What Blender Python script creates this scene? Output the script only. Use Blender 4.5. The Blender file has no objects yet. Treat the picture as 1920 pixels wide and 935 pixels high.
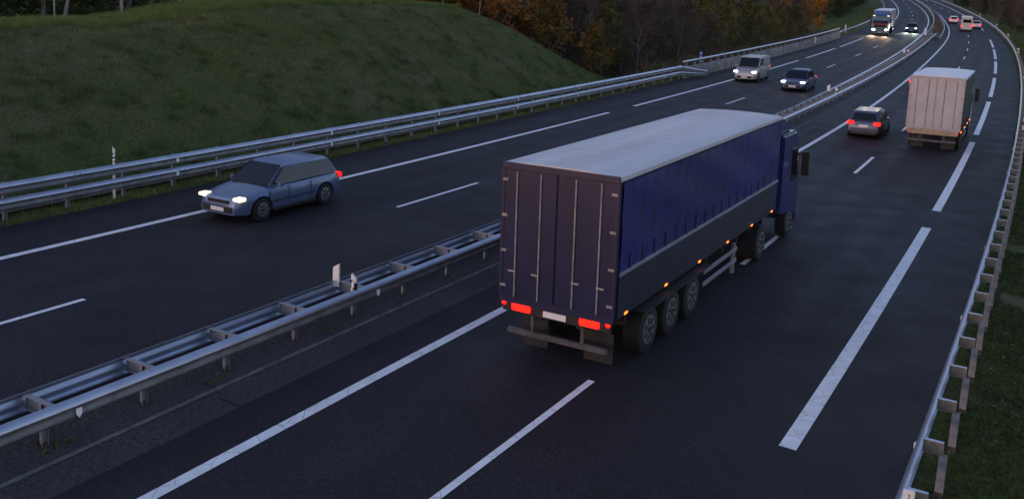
import bpy, bmesh, math, random
import numpy as np
from mathutils import Vector, Matrix
R = math.radians
rng = np.random.default_rng(7)
random.seed(7)
scene = bpy.context.scene
COL = scene.collection

# ------------------------------------------------------------------ road geometry (metres)
POLY = {
 'Rin': [3.7686, -24.893, 61.508, -70.5025, 33.4781, 52.2832, -11.568],
 'Rlane': [0.2699, -2.133, 5.2482, -9.5312, 62.6203, -8.5046],
 'Redge': [0.1865, -1.6019, 4.0574, -8.5494, 61.7638, -3.9359],
 'Lout': [0.5235, -4.0164, 9.9644, -13.2976, 63.4623, -24.5944],
 'Llane': [0.5681, -4.235, 10.5145, -14.404, 63.9729, -20.2113],
 'Lin': [0.5407, -4.286, 11.2434, -15.9408, 64.5834, -16.0399],
 'GR': [-0.1172, 1.2307, -4.8873, 8.3972, -10.9965, 62.4871, -1.6534],
 'Bar': [-0.8514, 3.8499, -9.2402, 62.8466, -14.9704],
 'GLn': [-2.2024, 58.0389, -27.2289],
 'La': [-2.8693, 9.6296, -12.3538, 61.0009, -26.9246],
 'wall': [-2.0409, 3.46, 53.019, -25.6544]}
LIFT = 0.42                                     # the far carriageway lies a little higher
YT = np.arange(-15, 345, 0.5)
def _tab():
    T = {k: np.polyval(c, YT / 100) for k, c in POLY.items()}
    b = np.clip((YT - 205) / 20, 0, 1)
    T['Rin'] = T['Rin'] * (1 - b) + (T['Rlane'] - 3.5) * b
    b = np.clip((YT - 130) / 30, 0, 1)
    T['La'] = T['La'] * (1 - b) + (T['Lout'] - 3.2) * b
    b = np.clip((YT - 66) / 8, 0, 1)
    c = np.clip((YT - 128) / 14, 0, 1)
    T['GL'] = (T['GLn'] * (1 - b) + (T['wall'] - 0.2) * b) * (1 - c) + (T['La'] - 0.35) * c
    b = np.clip((YT - 140) / 8, 0, 1)
    T['Bar'] = T['Bar'] * (1 - b) + ((T['Lin'] + T['Rin']) / 2) * b
    for k in T:                                  # straight on below y = 6 and beyond y = 300
        i = np.searchsorted(YT, 6); s = (T[k][i + 20] - T[k][i]) / 10
        T[k][:i] = T[k][i] + s * (YT[:i] - YT[i])
        j = np.searchsorted(YT, 300); s = (T[k][j] - T[k][j - 20]) / 10
        T[k][j:] = T[k][j] + s * (YT[j:] - YT[j])
    return T
TAB = _tab()
def lx(name, y): return np.interp(y, YT, TAB[name])
def S(x, y):
    yy = np.minimum(y, 320.0)
    return -0.0021 * x + 0.0412 * y + 1.1693e-4 * yy * yy + (y - yy) * 0.0748
def lift(x, y):
    a, b = lx('Rin', y) - 1.28, lx('Bar', y)
    return .15 * sm(0, 1, (a - x) / np.maximum(a - b, .3)) + (LIFT - .15) * sm(.02, .55, b - x)
def G(x, y): return S(x, y) + lift(x, y)
def sm(a, b, x):
    t = np.clip((x - a) / (b - a), 0, 1); return t * t * (3 - 2 * t)
HT = ([-30, 0, 7.3, 9.6, 12, 14, 16.4, 19.8, 24, 28, 32.6, 38, 60], [4.1, 4.35, 4.38, 4.38, 4.30, 4.50, 4.87, 5.18, 5.24, 5.2, 5.1, 4.95, 4.8])
def noise2(x, y):
    return (np.sin(x * .31 + 1.3) * np.cos(y * .27 + .4) + .5 * np.sin(x * .83 + y * .61) + .3 * np.sin(1.7 * x - 1.1 * y + 2) + .2 * np.cos(3.1 * x + 2.3 * y)) / 2
def terrain(x, y):
    x = np.asarray(x, float); y = np.asarray(y, float)
    z = G(x, y)
    D = (lx('GL', y) - x) * .868
    t = (x + 13.5) * .494 + (y - 23.8) * .869
    end = 1 - sm(37.5, 51, t)
    p = np.sin(np.pi / 2 * np.clip((D - .35) / 11.6, 0, 1)) ** 1.12
    h = np.interp(t, *HT) * p * (1 - .55 * sm(12.5, 30, D))
    h = h + np.where(D > 1.5, .10 * noise2(x, y) * sm(1.5, 5, D), 0)
    val = sm(42, 54, t) * (1 - sm(118, 150, t))
    v = -3.2 * sm(.6, 9, D) + .22 * np.clip(D - 18, 0, 80)
    far = sm(135, 165, t) * (.10 * np.clip(D - 5, 0, 14) + .24 * np.clip(D - 17, 0, 60))
    hl = h * end + v * val + far + .18 * np.clip(D - 34, 0, 100) * (1 - val)
    E = (x - lx('GR', y)) * .868
    hr = -.10 * np.clip(E, 0, 3) + .30 * np.clip(E - 4.5, 0, 18) * sm(30, 90, y) + .06 * np.clip(E - 2, 0, 60) + .04 * noise2(x * 2, y * 2) * sm(.5, 3, E)
    return z + np.where(D > 0, hl, 0) + np.where(E > 0, hr, 0)

# ------------------------------------------------------------------ materials
MATS = {}
def mat(name, col, rough=.7, metal=0., var=0., scale=5., col2=None, spec=.5, bump=0., bscale=None, emit=None, estr=0., detail=6., stretch=None, coords='Object', coat=0.):
    if name in MATS: return MATS[name]
    m = bpy.data.materials.new(name); m.use_nodes = True
    nt = m.node_tree; b = nt.nodes['Principled BSDF']
    b.inputs['Roughness'].default_value = rough; b.inputs['Metallic'].default_value = metal
    b.inputs['Specular IOR Level'].default_value = spec; b.inputs['Coat Weight'].default_value = coat
    b.inputs['Base Color'].default_value = (*col, 1)
    if var or col2 or bump:
        tc = nt.nodes.new('ShaderNodeTexCoord'); src = tc.outputs[coords]
        if stretch:
            mp = nt.nodes.new('ShaderNodeMapping'); mp.inputs['Scale'].default_value = stretch
            nt.links.new(src, mp.inputs[0]); src = mp.outputs[0]
        n = nt.nodes.new('ShaderNodeTexNoise'); n.inputs['Scale'].default_value = scale; n.inputs['Detail'].default_value = detail
        nt.links.new(src, n.inputs['Vector'])
        if var or col2:
            cr = nt.nodes.new('ShaderNodeValToRGB')
            c2 = col2 or tuple(min(1, c * (1 + var)) for c in col)
            c1 = col if col2 else tuple(c * (1 - var) for c in col)
            cr.color_ramp.elements[0].position = .36; cr.color_ramp.elements[1].position = .64
            cr.color_ramp.elements[0].color = (*c1, 1); cr.color_ramp.elements[1].color = (*c2, 1)
            nt.links.new(n.outputs['Fac'], cr.inputs[0]); nt.links.new(cr.outputs[0], b.inputs['Base Color'])
        if bump:
            n2 = nt.nodes.new('ShaderNodeTexNoise'); n2.inputs['Scale'].default_value = bscale or scale * 3; n2.inputs['Detail'].default_value = 4
            nt.links.new(src, n2.inputs['Vector'])
            bp = nt.nodes.new('ShaderNodeBump'); bp.inputs['Strength'].default_value = bump; bp.inputs['Distance'].default_value = .05
            nt.links.new(n2.outputs['Fac'], bp.inputs['Height']); nt.links.new(bp.outputs[0], b.inputs['Normal'])
    if emit:
        b.inputs['Emission Color'].default_value = (*emit, 1); b.inputs['Emission Strength'].default_value = estr
    MATS[name] = m
    return m

def ground_mat():
    m = bpy.data.materials.new('grass_ground'); m.use_nodes = True; nt = m.node_tree; b = nt.nodes['Principled BSDF']
    b.inputs['Roughness'].default_value = .95; b.inputs['Specular IOR Level'].default_value = .15
    tc = nt.nodes.new('ShaderNodeTexCoord')
    def noise(s, d=6, r=.6):
        n = nt.nodes.new('ShaderNodeTexNoise'); n.inputs['Scale'].default_value = s; n.inputs['Detail'].default_value = d; n.inputs['Roughness'].default_value = r
        nt.links.new(tc.outputs['Object'], n.inputs['Vector']); return n.outputs['Fac']
    def ramp(f, a, ca, bb, cb):
        r = nt.nodes.new('ShaderNodeValToRGB'); r.color_ramp.elements[0].position = a; r.color_ramp.elements[1].position = bb
        r.color_ramp.elements[0].color = (*ca, 1); r.color_ramp.elements[1].color = (*cb, 1); nt.links.new(f, r.inputs[0]); return r.outputs[0]
    green = ramp(noise(9, 8), .35, (.048, .064, .020), .66, (.105, .120, .036))
    soil = ramp(noise(14, 8), .35, (.09, .072, .042), .7, (.18, .145, .095))
    mask = ramp(noise(.35, 9, .72), .53, (0, 0, 0), .63, (1, 1, 1))
    mx = nt.nodes.new('ShaderNodeMix'); mx.data_type = 'RGBA'
    nt.links.new(mask, mx.inputs[0]); nt.links.new(green, mx.inputs[6]); nt.links.new(soil, mx.inputs[7])
    nt.links.new(mx.outputs[2], b.inputs['Base Color'])
    bp = nt.nodes.new('ShaderNodeBump'); bp.inputs['Strength'].default_value = .8; bp.inputs['Distance'].default_value = .08
    nt.links.new(noise(16, 5), bp.inputs['Height']); nt.links.new(bp.outputs[0], b.inputs['Normal'])
    return m

def asphalt_mat(name, c, aggregate=.8, track=False):
    m = bpy.data.materials.new(name); m.use_nodes = True; nt = m.node_tree; b = nt.nodes['Principled BSDF']
    tc = nt.nodes.new('ShaderNodeTexCoord')
    def noise(s, d, st=None):
        src = tc.outputs['Object']
        if st:
            mp = nt.nodes.new('ShaderNodeMapping'); mp.inputs['Rotation'].default_value = (0, 0, R(-59.5)); mp.vector_type = 'TEXTURE'
            mp.inputs['Rotation'].default_value = (0, 0, R(59.5)); mp.inputs['Scale'].default_value = st
            nt.links.new(src, mp.inputs[0]); src = mp.outputs[0]
        n = nt.nodes.new('ShaderNodeTexNoise'); n.inputs['Scale'].default_value = s; n.inputs['Detail'].default_value = d
        nt.links.new(src, n.inputs['Vector']); return n.outputs['Fac']
    def mr(f, a, bb, lo, hi):
        n = nt.nodes.new('ShaderNodeMapRange'); n.inputs[1].default_value = a; n.inputs[2].default_value = bb; n.inputs[3].default_value = lo; n.inputs[4].default_value = hi
        nt.links.new(f, n.inputs[0]); return n.outputs[0]
    def mul(a, bb):
        n = nt.nodes.new('ShaderNodeMath'); n.operation = 'MULTIPLY'; nt.links.new(a, n.inputs[0]); nt.links.new(bb, n.inputs[1]); return n.outputs[0]
    f = mul(mr(noise(21, 5), .38, .62, 1 - .45 * aggregate, 1 + .45 * aggregate), mr(noise(.6, 5), .3, .7, .86, 1.14))
    f = mul(f, mr(noise(1.1, 4, (30, 1, 1)), .3, .7, .9, 1.1))
    la = nt.nodes.new('ShaderNodeAttribute'); la.attribute_name = 'lat'
    def mth(op, a, bb):
        n = nt.nodes.new('ShaderNodeMath'); n.operation = op
        for i, q in enumerate((a, bb)):
            if q is None: continue
            if isinstance(q, (int, float)): n.inputs[i].default_value = q
            else: nt.links.new(q, n.inputs[i])
        return n.outputs[0]
    tr_ = mth('COSINE', mth('MULTIPLY', mth('SUBTRACT', mth('ADD', la.outputs['Fac'], mth('MULTIPLY', noise(.25, 3), .5)), 1.2), 2 * math.pi / 1.8), None)
    trk = mth('MULTIPLY', tr_, mr(noise(.18, 4), .35, .65, .3, 1.0))
    if track: f = mul(f, mr(trk, -1, 1, 1.13, .86))
    sp = nt.nodes.new('ShaderNodeTexVoronoi'); sp.inputs['Scale'].default_value = 7; nt.links.new(tc.outputs['Object'], sp.inputs['Vector'])
    spk = mr(sp.outputs['Distance'], .06, .10, 2.2, 1)
    f = mul(f, spk)
    mx = nt.nodes.new('ShaderNodeVectorMath'); mx.operation = 'SCALE'; mx.inputs[0].default_value = c
    nt.links.new(f, mx.inputs['Scale']); nt.links.new(mx.outputs[0], b.inputs['Base Color'])
    nt.links.new(mth('SUBTRACT', mr(noise(.8, 4), .3, .7, .66, .80), mth('MULTIPLY', trk, .05 if track else 0)), b.inputs['Roughness'])
    b.inputs['Specular IOR Level'].default_value = .22
    bp = nt.nodes.new('ShaderNodeBump'); bp.inputs['Strength'].default_value = .35; bp.inputs['Distance'].default_value = .01
    nt.links.new(noise(60, 3), bp.inputs['Height']); nt.links.new(bp.outputs[0], b.inputs['Normal'])
    return m

M_GROUND = ground_mat()
M_ASPH = asphalt_mat('asphalt', (.0215, .0185, .0215), .8, True)
M_CONC = asphalt_mat('weathered_concrete', (.052, .045, .047), .7)
def paint_mat():
    m = bpy.data.materials.new('road_paint'); m.use_nodes = True; nt = m.node_tree; b = nt.nodes['Principled BSDF']
    b.inputs['Roughness'].default_value = .6
    tc = nt.nodes.new('ShaderNodeTexCoord')
    n = nt.nodes.new('ShaderNodeTexNoise'); n.inputs['Scale'].default_value = 3; n.inputs['Detail'].default_value = 8; nt.links.new(tc.outputs['Object'], n.inputs['Vector'])
    r = nt.nodes.new('ShaderNodeValToRGB'); r.color_ramp.elements[0].position = .3; r.color_ramp.elements[1].position = .7
    r.color_ramp.elements[0].color = (.66, .66, .66, 1); r.color_ramp.elements[1].color = (.80, .80, .80, 1); nt.links.new(n.outputs['Fac'], r.inputs[0])
    v = nt.nodes.new('ShaderNodeTexVoronoi'); v.feature = 'DISTANCE_TO_EDGE'; v.inputs['Scale'].default_value = 2.1; nt.links.new(tc.outputs['Object'], v.inputs['Vector'])
    mr = nt.nodes.new('ShaderNodeMapRange'); mr.inputs[1].default_value = .0; mr.inputs[2].default_value = .014; mr.inputs[3].default_value = .25; mr.inputs[4].default_value = 1
    nt.links.new(v.outputs['Distance'], mr.inputs[0])
    sc_ = nt.nodes.new('ShaderNodeVectorMath'); sc_.operation = 'SCALE'; nt.links.new(r.outputs[0], sc_.inputs[0]); nt.links.new(mr.outputs[0], sc_.inputs['Scale'])
    nt.links.new(sc_.outputs[0], b.inputs['Base Color'])
    return m
M_PAINT = paint_mat()
M_GALV = mat('galvanised_steel', (.40, .42, .49), .42, .8, var=.10, scale=1.6, detail=6)  # blue of the reflected sky is put into the zinc colour
M_GALVD = mat('dull_galvanised_steel', (.20, .20, .20), .6, .3, col2=(.32, .31, .30), scale=6)
M_GRIME_SHADE = mat('grimy_shaded_steel', (.13, .13, .135), .62, .35, col2=(.20, .20, .205), scale=3, stretch=(1, 1, 1))  # lower beam faces: road grime plus their shade, put into the colour
M_POST = mat('grey_post_steel', (.17, .18, .205), .6, .3, col2=(.26, .27, .30), scale=6)
M_SPC = mat('pale_spacer_steel', (.19, .20, .215), .6, .3, col2=(.27, .275, .29), scale=5)
M_BRK = mat('brown_bracket_steel', (.09, .08, .06), .7, .2, col2=(.17, .155, .13), scale=7)  # bracket webs, darker and browner than their flanges
M_RUST = mat('rusted_post_foot', (.075, .045, .03), .9, .1, var=.4, scale=20)
M_WHITEPL = mat('white_plastic', (.72, .70, .67), .5, var=.08, scale=8)
M_BLACK = mat('black_plastic', (.012, .012, .013), .5)
M_REFL = mat('reflector_white', (.86, .85, .82), .25)
M_AMBER = mat('reflector_amber', (.80, .33, .03), .25)
M_WALL = mat('stained_concrete', (.15, .135, .12), .9, col2=(.27, .25, .23), scale=1.2, detail=9, bump=.4, bscale=6)
M_TYRE = mat('tyre_rubber', (.012, .012, .012), .85, var=.3, scale=20)
M_RIM = mat('wheel_rim', (.35, .35, .36), .35, .8)
M_GLASS = mat('dark_vehicle_glass', (.005, .006, .008), .05, 0, spec=.42)
M_CHASSIS = mat('black_chassis', (.014, .014, .015), .7, var=.3, scale=6)
M_TAIL = mat('lit_tail_lamp', (.2, .004, .004), .3, emit=(1, .006, .003), estr=1.7)
M_TAILDIM = mat('red_lamp_lens', (.35, .01, .01), .2, emit=(1, .02, .012), estr=.3)
M_HEAD = mat('lit_headlamp', (.9, .9, .9), .2, emit=(1, .92, .80), estr=4)
M_HEADW = mat('lit_warm_headlamp', (.9, .85, .7), .2, emit=(1, .74, .46), estr=.5)
M_MARK = mat('lit_amber_marker', (.7, .2, .02), .3, emit=(1, .13, .01), estr=1.6)
M_CLEARL = mat('clear_lamp_lens', (.55, .56, .58), .1)
M_PLATE = mat('number_plate_white', (.7, .7, .7), .5)
M_CHROME = mat('bright_trim', (.6, .6, .62), .2, .9)
M_BLUESIGN = mat('blue_sign_face', (.02, .07, .32), .5)

# ------------------------------------------------------------------ mesh helpers
class MB:
    def __init__(s): s.v = []; s.f = []; s.mi = []
    def add(s, v, f, mi=0):
        o = len(s.v); s.v += [tuple(map(float, p)) for p in v]; s.f += [tuple(o + i for i in q) for q in f]; s.mi += [mi] * len(f); return s
    def box(s, c, d, mi=0, m=None):
        x, y, z = (q / 2 for q in d)
        v = [Vector((sx * x, sy * y, sz * z)) for sx in (-1, 1) for sy in (-1, 1) for sz in (-1, 1)]
        v = [(m @ p if m else p) + Vector(c) for p in v]
        return s.add(v, [(0, 1, 3, 2), (4, 6, 7, 5), (0, 4, 5, 1), (2, 3, 7, 6), (0, 2, 6, 4), (1, 5, 7, 3)], mi)
    def tube(s, pts, rad, n=6, mi=0, cap=True):
        pts = [Vector(p) for p in pts]; o = len(s.v); k = len(pts)
        rad = list(rad) if hasattr(rad, '__len__') else [rad] * k
        for i, p in enumerate(pts):
            d = (pts[min(i + 1, k - 1)] - pts[max(i - 1, 0)]).normalized()
            a = d.cross(Vector((0, 0, 1)) if abs(d.z) < .9 else Vector((1, 0, 0))).normalized(); b = d.cross(a)
            for j in range(n):
                t = 2 * math.pi * j / n; s.v.append(tuple(p + (a * math.cos(t) + b * math.sin(t)) * rad[i]))
        for i in range(k - 1):
            for j in range(n):
                s.f.append((o + i * n + j, o + i * n + (j + 1) % n, o + (i + 1) * n + (j + 1) % n, o + (i + 1) * n + j)); s.mi.append(mi)
        if cap:
            s.f.append(tuple(o + j for j in range(n))[::-1]); s.f.append(tuple(o + (k - 1) * n + j for j in range(n))); s.mi += [mi, mi]
        return s
    def cyl(s, c, axis, r, l, n=20, mi=0):
        a = Vector(axis).normalized() * l / 2; return s.tube([Vector(c) - a, Vector(c) + a], r, n, mi)
    def prism(s, poly, axis, a, b, mi=0):
        # poly: list of 2D points, extruded along axis 'x'/'y'/'z' from a to b
        n = len(poly)
        def P(q, t): return (t, q[0], q[1]) if axis == 'x' else (q[0], t, q[1]) if axis == 'y' else (q[0], q[1], t)
        v = [P(q, a) for q in poly] + [P(q, b) for q in poly]
        f = [tuple(range(n))[::-1], tuple(range(n, 2 * n))] + [(i, (i + 1) % n, n + (i + 1) % n, n + i) for i in range(n)]
        return s.add(v, f, mi)
    def build(s, name, mats, parent=None, bevel=0, smooth=False, loc=None):
        me = bpy.data.meshes.new(name); me.from_pydata(s.v, [], s.f)
        mats = mats if isinstance(mats, (list, tuple)) else [mats]
        for m in mats: me.materials.append(m)
        if len(mats) > 1: me.polygons.foreach_set('material_index', s.mi)
        bm = bmesh.new(); bm.from_mesh(me); bmesh.ops.recalc_face_normals(bm, faces=bm.faces)
        if bevel: bmesh.ops.bevel(bm, geom=[e for e in bm.edges if e.calc_face_angle(0) > .5], offset=bevel, segments=2, affect='EDGES', clamp_overlap=True)
        bm.to_mesh(me); bm.free()
        if smooth:
            me.polygons.foreach_set('use_smooth', [True] * len(me.polygons))
            me.set_sharp_from_angle(angle=R(38))
        return link(name, me, parent, loc)
def link(name, me, parent=None, loc=None):
    o = bpy.data.objects.new(name, me); COL.objects.link(o)
    if parent: o.parent = parent
    if loc is not None: o.location = loc
    return o
def npmesh(name, V, F, m, smooth=False):
    me = bpy.data.meshes.new(name); V = np.asarray(V, np.float32); F = np.asarray(F, np.int32); k = F.shape[1]
    me.vertices.add(len(V)); me.vertices.foreach_set('co', V.ravel())
    me.loops.add(F.size); me.loops.foreach_set('vertex_index', F.ravel())
    me.polygons.add(len(F)); me.polygons.foreach_set('loop_start', np.arange(0, F.size, k, dtype=np.int32))
    me.polygons.foreach_set('loop_total', np.full(len(F), k, np.int32))
    if smooth: me.polygons.foreach_set('use_smooth', np.ones(len(F), bool))
    me.materials.append(m); me.update(calc_edges=True); me.validate()
    return me
def tag(o, label=None, cat=None, group=None, kind=None):
    if label: o['label'] = label
    if cat: o['category'] = cat
    if group: o['group'] = group
    if kind: o['kind'] = kind
    return o
def empty(name, loc=(0, 0, 0), label=None, cat=None, group=None):
    o = bpy.data.objects.new(name, None); COL.objects.link(o); o.location = loc; o.empty_display_size = .3
    return tag(o, label, cat, group)
def dup(root, label=None):
    r = root.copy(); COL.objects.link(r)
    if label: r['label'] = label
    for ch in root.children:
        c = ch.copy(); COL.objects.link(c); c.parent = r
        for g in ch.children:
            d = g.copy(); COL.objects.link(d); d.parent = c
    return r

# arc-length sampled path along a table line, offset d metres to the right of travel (+y)
def path(name, y0, y1, step=2., d=0., dz=0.):
    ys = np.arange(y0, y1 + .01, .25); xs = lx(name, ys)
    s = np.r_[0, np.cumsum(np.hypot(np.diff(xs), np.diff(ys)))]
    n = max(2, int(round(s[-1] / step)) + 1); q = np.linspace(0, s[-1], n)
    y = np.interp(q, s, ys); x = np.interp(q, s, xs)
    tx, ty = np.gradient(x), np.gradient(y); l = np.hypot(tx, ty); tx, ty = tx / l, ty / l
    x = x + ty * d; y = y - tx * d
    return np.stack([x, y, G(x, y) + dz], 1), np.stack([tx, ty], 1)
def ribbon(name, line, y0, y1, a, b, dz, m, line2=None, step=1.5, cols=1, lat0=0.):
    pa, _ = path(line, y0, y1, step, a)
    if line2 is None: pb, _ = path(line, y0, y1, step, b)
    else:
        pb, _ = path(line2, y0, y1, step, b); n = len(pa)
        i = np.linspace(0, len(pb) - 1, n); pb = np.stack([np.interp(i, np.arange(len(pb)), pb[:, k]) for k in range(3)], 1)
    n = len(pa); V = []
    for k in range(cols + 1):
        q = pa * (1 - k / cols) + pb * (k / cols); q[:, 2] = G(q[:, 0], q[:, 1]) + dz; V.append(q)
    V = np.concatenate(V); F = [(k * n + i, (k + 1) * n + i, (k + 1) * n + i + 1, k * n + i + 1) for k in range(cols) for i in range(n - 1)]
    me = npmesh(name, V, F, m)
    w_ = np.hypot(*(pb - pa)[:, :2].T); lat = np.concatenate([lat0 + w_ * k / cols for k in range(cols + 1)]).astype(np.float32)
    at_ = me.attributes.new('lat', 'FLOAT', 'POINT'); at_.data.foreach_set('value', lat)
    o = link(name, me); o['kind'] = 'structure'; return o
def dashes(name, line, spans, w, dz, m):
    mb = MB()
    for y0, y1 in spans:
        p, t = path(line, y0, y1, 1.2)
        k = len(p); v = []
        for i in range(k):
            nx, ny = t[i][1], -t[i][0]
            for sgn in (-1, 1):
                x, y = p[i][0] + nx * sgn * w / 2, p[i][1] + ny * sgn * w / 2; v.append((x, y, G(x, y) + dz))
        mb.add(v, [(2 * i, 2 * i + 1, 2 * i + 3, 2 * i + 2) for i in range(k - 1)])
    o = mb.build(name, m); o['kind'] = 'structure'; return o
def pattern(line, y_start, on, off, y_end):
    ys = np.arange(y_start, y_end, .25); xs = lx(line, ys); s = np.r_[0, np.cumsum(np.hypot(np.diff(xs), np.diff(ys)))]
    out = []; q = 0
    while q + on < s[-1]:
        out.append((np.interp(q, s, ys), np.interp(q + on, s, ys))); q += on + off
    return out

# ------------------------------------------------------------------ setting
xs = np.unique(np.r_[np.arange(-400, -60, 20), np.arange(-60, -40, 2), np.arange(-40, 30, .55), np.arange(30, 170, 2), np.arange(170, 500, 20)])
ys = np.unique(np.r_[np.arange(-60, 0, 6), np.arange(0, 80, .7), np.arange(80, 340, 2), np.arange(340, 700, 20)])
X, Y = np.meshgrid(xs, ys); Z = terrain(X, Y) - .07
Dg = (lx('La', Y) - X); Eg = X - lx('GR', Y)
Z = np.where((Dg < .2) & (Eg < .2), Z - .12, Z)
nx, ny = len(xs), len(ys); idx = np.arange(nx * ny).reshape(ny, nx)
F = np.stack([idx[:-1, :-1], idx[:-1, 1:], idx[1:, 1:], idx[1:, :-1]], -1).reshape(-1, 4)
o = link('ground', npmesh('ground', np.stack([X, Y, Z], -1).reshape(-1, 3), F, M_GROUND, True)); o['kind'] = 'structure'

ribbon('carriageway_road', 'Rin', -8, 335, -1.08, -.18, 0, M_ASPH, line2='GR', cols=6, lat0=-1.08)
ribbon('shoulder_resurfacing', 'Redge', -8, 172, -.78, -.24, .004, asphalt_mat('shoulder_asphalt', (.0200, .0185, .0200), .6), line2='GR', cols=3)
ribbon('oncoming_carriageway_road', 'La', -8, 335, 0, .55, 0, M_ASPH, line2='Lin', cols=6, lat0=-2.8)
ribbon('median_pavement', 'Lin', -8, 144, .50, -1.02, -.006, M_CONC, line2='Rin', cols=24)
ribbon('drain_joint', 'Rin', -8, 142, -1.80, -1.72, .004, mat('pale_mortar', (.10, .10, .10), .8, var=.3, scale=4))
ribbon('path_strip', 'GL', 4, 66, -1.0, -.42, .10, mat('bare_soil', (.05, .038, .03), .95, col2=(.10, .08, .065), scale=3, bump=.6))
# a jagged crack across the concrete apron
ck = MB(); cp_ = []
for i in range(15):
    u_ = i / 14; a_ = np.array([lx('Bar', 15.5) + .15, 15.5]); b_ = np.array([lx('Rin', 14.9) - 1.2, 14.9]); q = a_ * (1 - u_) + b_ * u_; cp_.append((q[0] + random.gauss(0, .02), q[1] + random.gauss(0, .035)))
v_ = []
for (x_, y_) in cp_:
    w2 = random.uniform(.006, .016); v_ += [(x_, y_ - w2, float(G(x_, y_ - w2)) + .004), (x_, y_ + w2, float(G(x_, y_ + w2)) + .004)]
ck.add(v_, [(2 * i, 2 * i + 2, 2 * i + 3, 2 * i + 1) for i in range(14)]); ck.build('pavement_crack', mat('crack_soil', (.008, .007, .006), .95))['kind'] = 'structure'
# markings
dashes('edge_line_marking', 'Rin', [(-6, 330)], .22, .008, M_PAINT)
dl = [(8.5, 16.8 - .1)] + [(25.0 - .1, 29.6), (39.2, 43.6), (52.6, 57.3)]
yy = 57.3
ysa = np.arange(57.3, 320, .25); sa = np.r_[0, np.cumsum(np.hypot(np.diff(lx('Rlane', ysa)), np.diff(ysa)))]
k = 1
while 16.6 * k < sa[-1] - 3:
    e = np.interp(16.6 * k, sa, ysa); b = np.interp(16.6 * k - 5.2, sa, ysa); dl.append((b, e)); k += 1
dl[0] = (12.0, 16.8)
dashes('lane_dash_marking', 'Rlane', dl, .14, .008, M_PAINT)
el = [(14.5, 30.3), (32.8, 49.9), (52.6, 69.9), (73.3, 90.1), (94.9, 111.0)] + [s for s in pattern('Redge', 114.3, 19.3, 3.6, 172)] + [(176.5, 330)]
dashes('exit_lane_marking', 'Redge', el, .29, .008, M_PAINT)
ld = [(7.5, 18.5), (27.6, 31.7), (57.2, 61.1), (72.4, 76.4), (87, 91.1), (102.4, 106.6)]
ysa = np.arange(106.6, 320, .25); sa = np.r_[0, np.cumsum(np.hypot(np.diff(lx('Llane', ysa)), np.diff(ysa)))]
k = 1
while 16.2 * k < sa[-1] - 3:
    ld.append((np.interp(16.2 * k - 5, sa, ysa), np.interp(16.2 * k, sa, ysa))); k += 1
dashes('oncoming_lane_dash_marking', 'Llane', ld, .13, .008, M_PAINT)
lo = [(-6, 50.9), (54.0, 72.5), (75.8, 93.5), (96.7, 112.8), (115.5, 134.6), (137.5, 330)]
dashes('oncoming_shoulder_marking', 'Lout', lo, .22, .008, M_PAINT)
dashes('oncoming_edge_line_marking', 'Lin', [(-6, 330)], .22, .008, M_PAINT)

# ------------------------------------------------------------------ guardrails
WP = [(0, .155), (.02, .150), (.085, .080), (.090, .050), (.070, .015), (.048, -.02), (.048, -.045), (.066, -.07), (.068, -.115), (.04, -.150), (0, -.155)]
WLOOP = WP + [(a - .007, b) for a, b in WP[::-1]]
def beam(name, pts, tan, z, parent, side=1, loop=WLOOP, material=M_GALV, back=0.):
    mb = MB(); n = len(loop); v = []
    for p, t in zip(pts, tan):
        nx, ny = t[1] * side, -t[0] * side
        for a, b in loop: v.append((p[0] + nx * (a + back), p[1] + ny * (a + back), p[2] + z + b))
    f = []; mi = []
    for i in range(len(pts) - 1):
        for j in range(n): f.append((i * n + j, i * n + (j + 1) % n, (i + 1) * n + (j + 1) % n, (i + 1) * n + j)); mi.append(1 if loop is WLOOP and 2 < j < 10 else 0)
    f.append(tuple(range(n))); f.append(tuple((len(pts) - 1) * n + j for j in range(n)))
    mb.add(v, f); mb.mi = mi + [0, 0]; return mb.build(name, [material, M_GRIME_SHADE] if loop is WLOOP else material, parent, smooth=True)
def cpost_mesh(h, w=.10, d=.055, t=.008):
    poly = [(-w / 2, -d), (-w / 2 + t, -d), (-w / 2 + t, -t), (w / 2 - t, -t), (w / 2 - t, -d), (w / 2, -d), (w / 2, 0), (-w / 2, 0)]
    mb = MB(); mb.prism(poly, 'z', -.25, h, 0)
    mb.box((0, -d * .5, .0), (w * 1.02, d * .95, .07), 1)
    o = mb.build('post', [M_POST, M_RUST]); me = o.data; bpy.data.objects.remove(o); return me
def bolt_rows(mb, p, t, z, side, depth):
    nx, ny = t[1] * side, -t[0] * side
    for da in (-.09, .09):
        for b in (.085, -.085):
            c = Vector((p[0] + nx * depth + t[0] * da, p[1] + ny * depth + t[1] * da, p[2] + z + b)); mb.cyl(c, (nx, ny, .2), .016, .02, 8)
def refl_mesh(name, m, m2):
    mb = MB(); mb.prism([(-.045, .06), (.045, .06), (.045, -.03), (0, -.09), (-.045, -.03)], 'y', -.012, .012, 0)
    mb.box((0, .008, .02), (.07, .02, .06), 1)
    o = mb.build(name, [m, m2]); me = o.data; bpy.data.objects.remove(o); return me
ME_REFL = refl_mesh('reflector', M_REFL, M_REFL); ME_REFLA = refl_mesh('reflector_amber', M_AMBER, M_AMBER)
def place(me, name, p, t, parent, dz=0., off=0.):
    o = link(name, me, parent); ang = math.atan2(t[1], t[0])
    o.location = (p[0] + t[1] * off, p[1] - t[0] * off, p[2] + dz); o.rotation_euler = (0, 0, ang); return o
SP = 1.84
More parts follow.
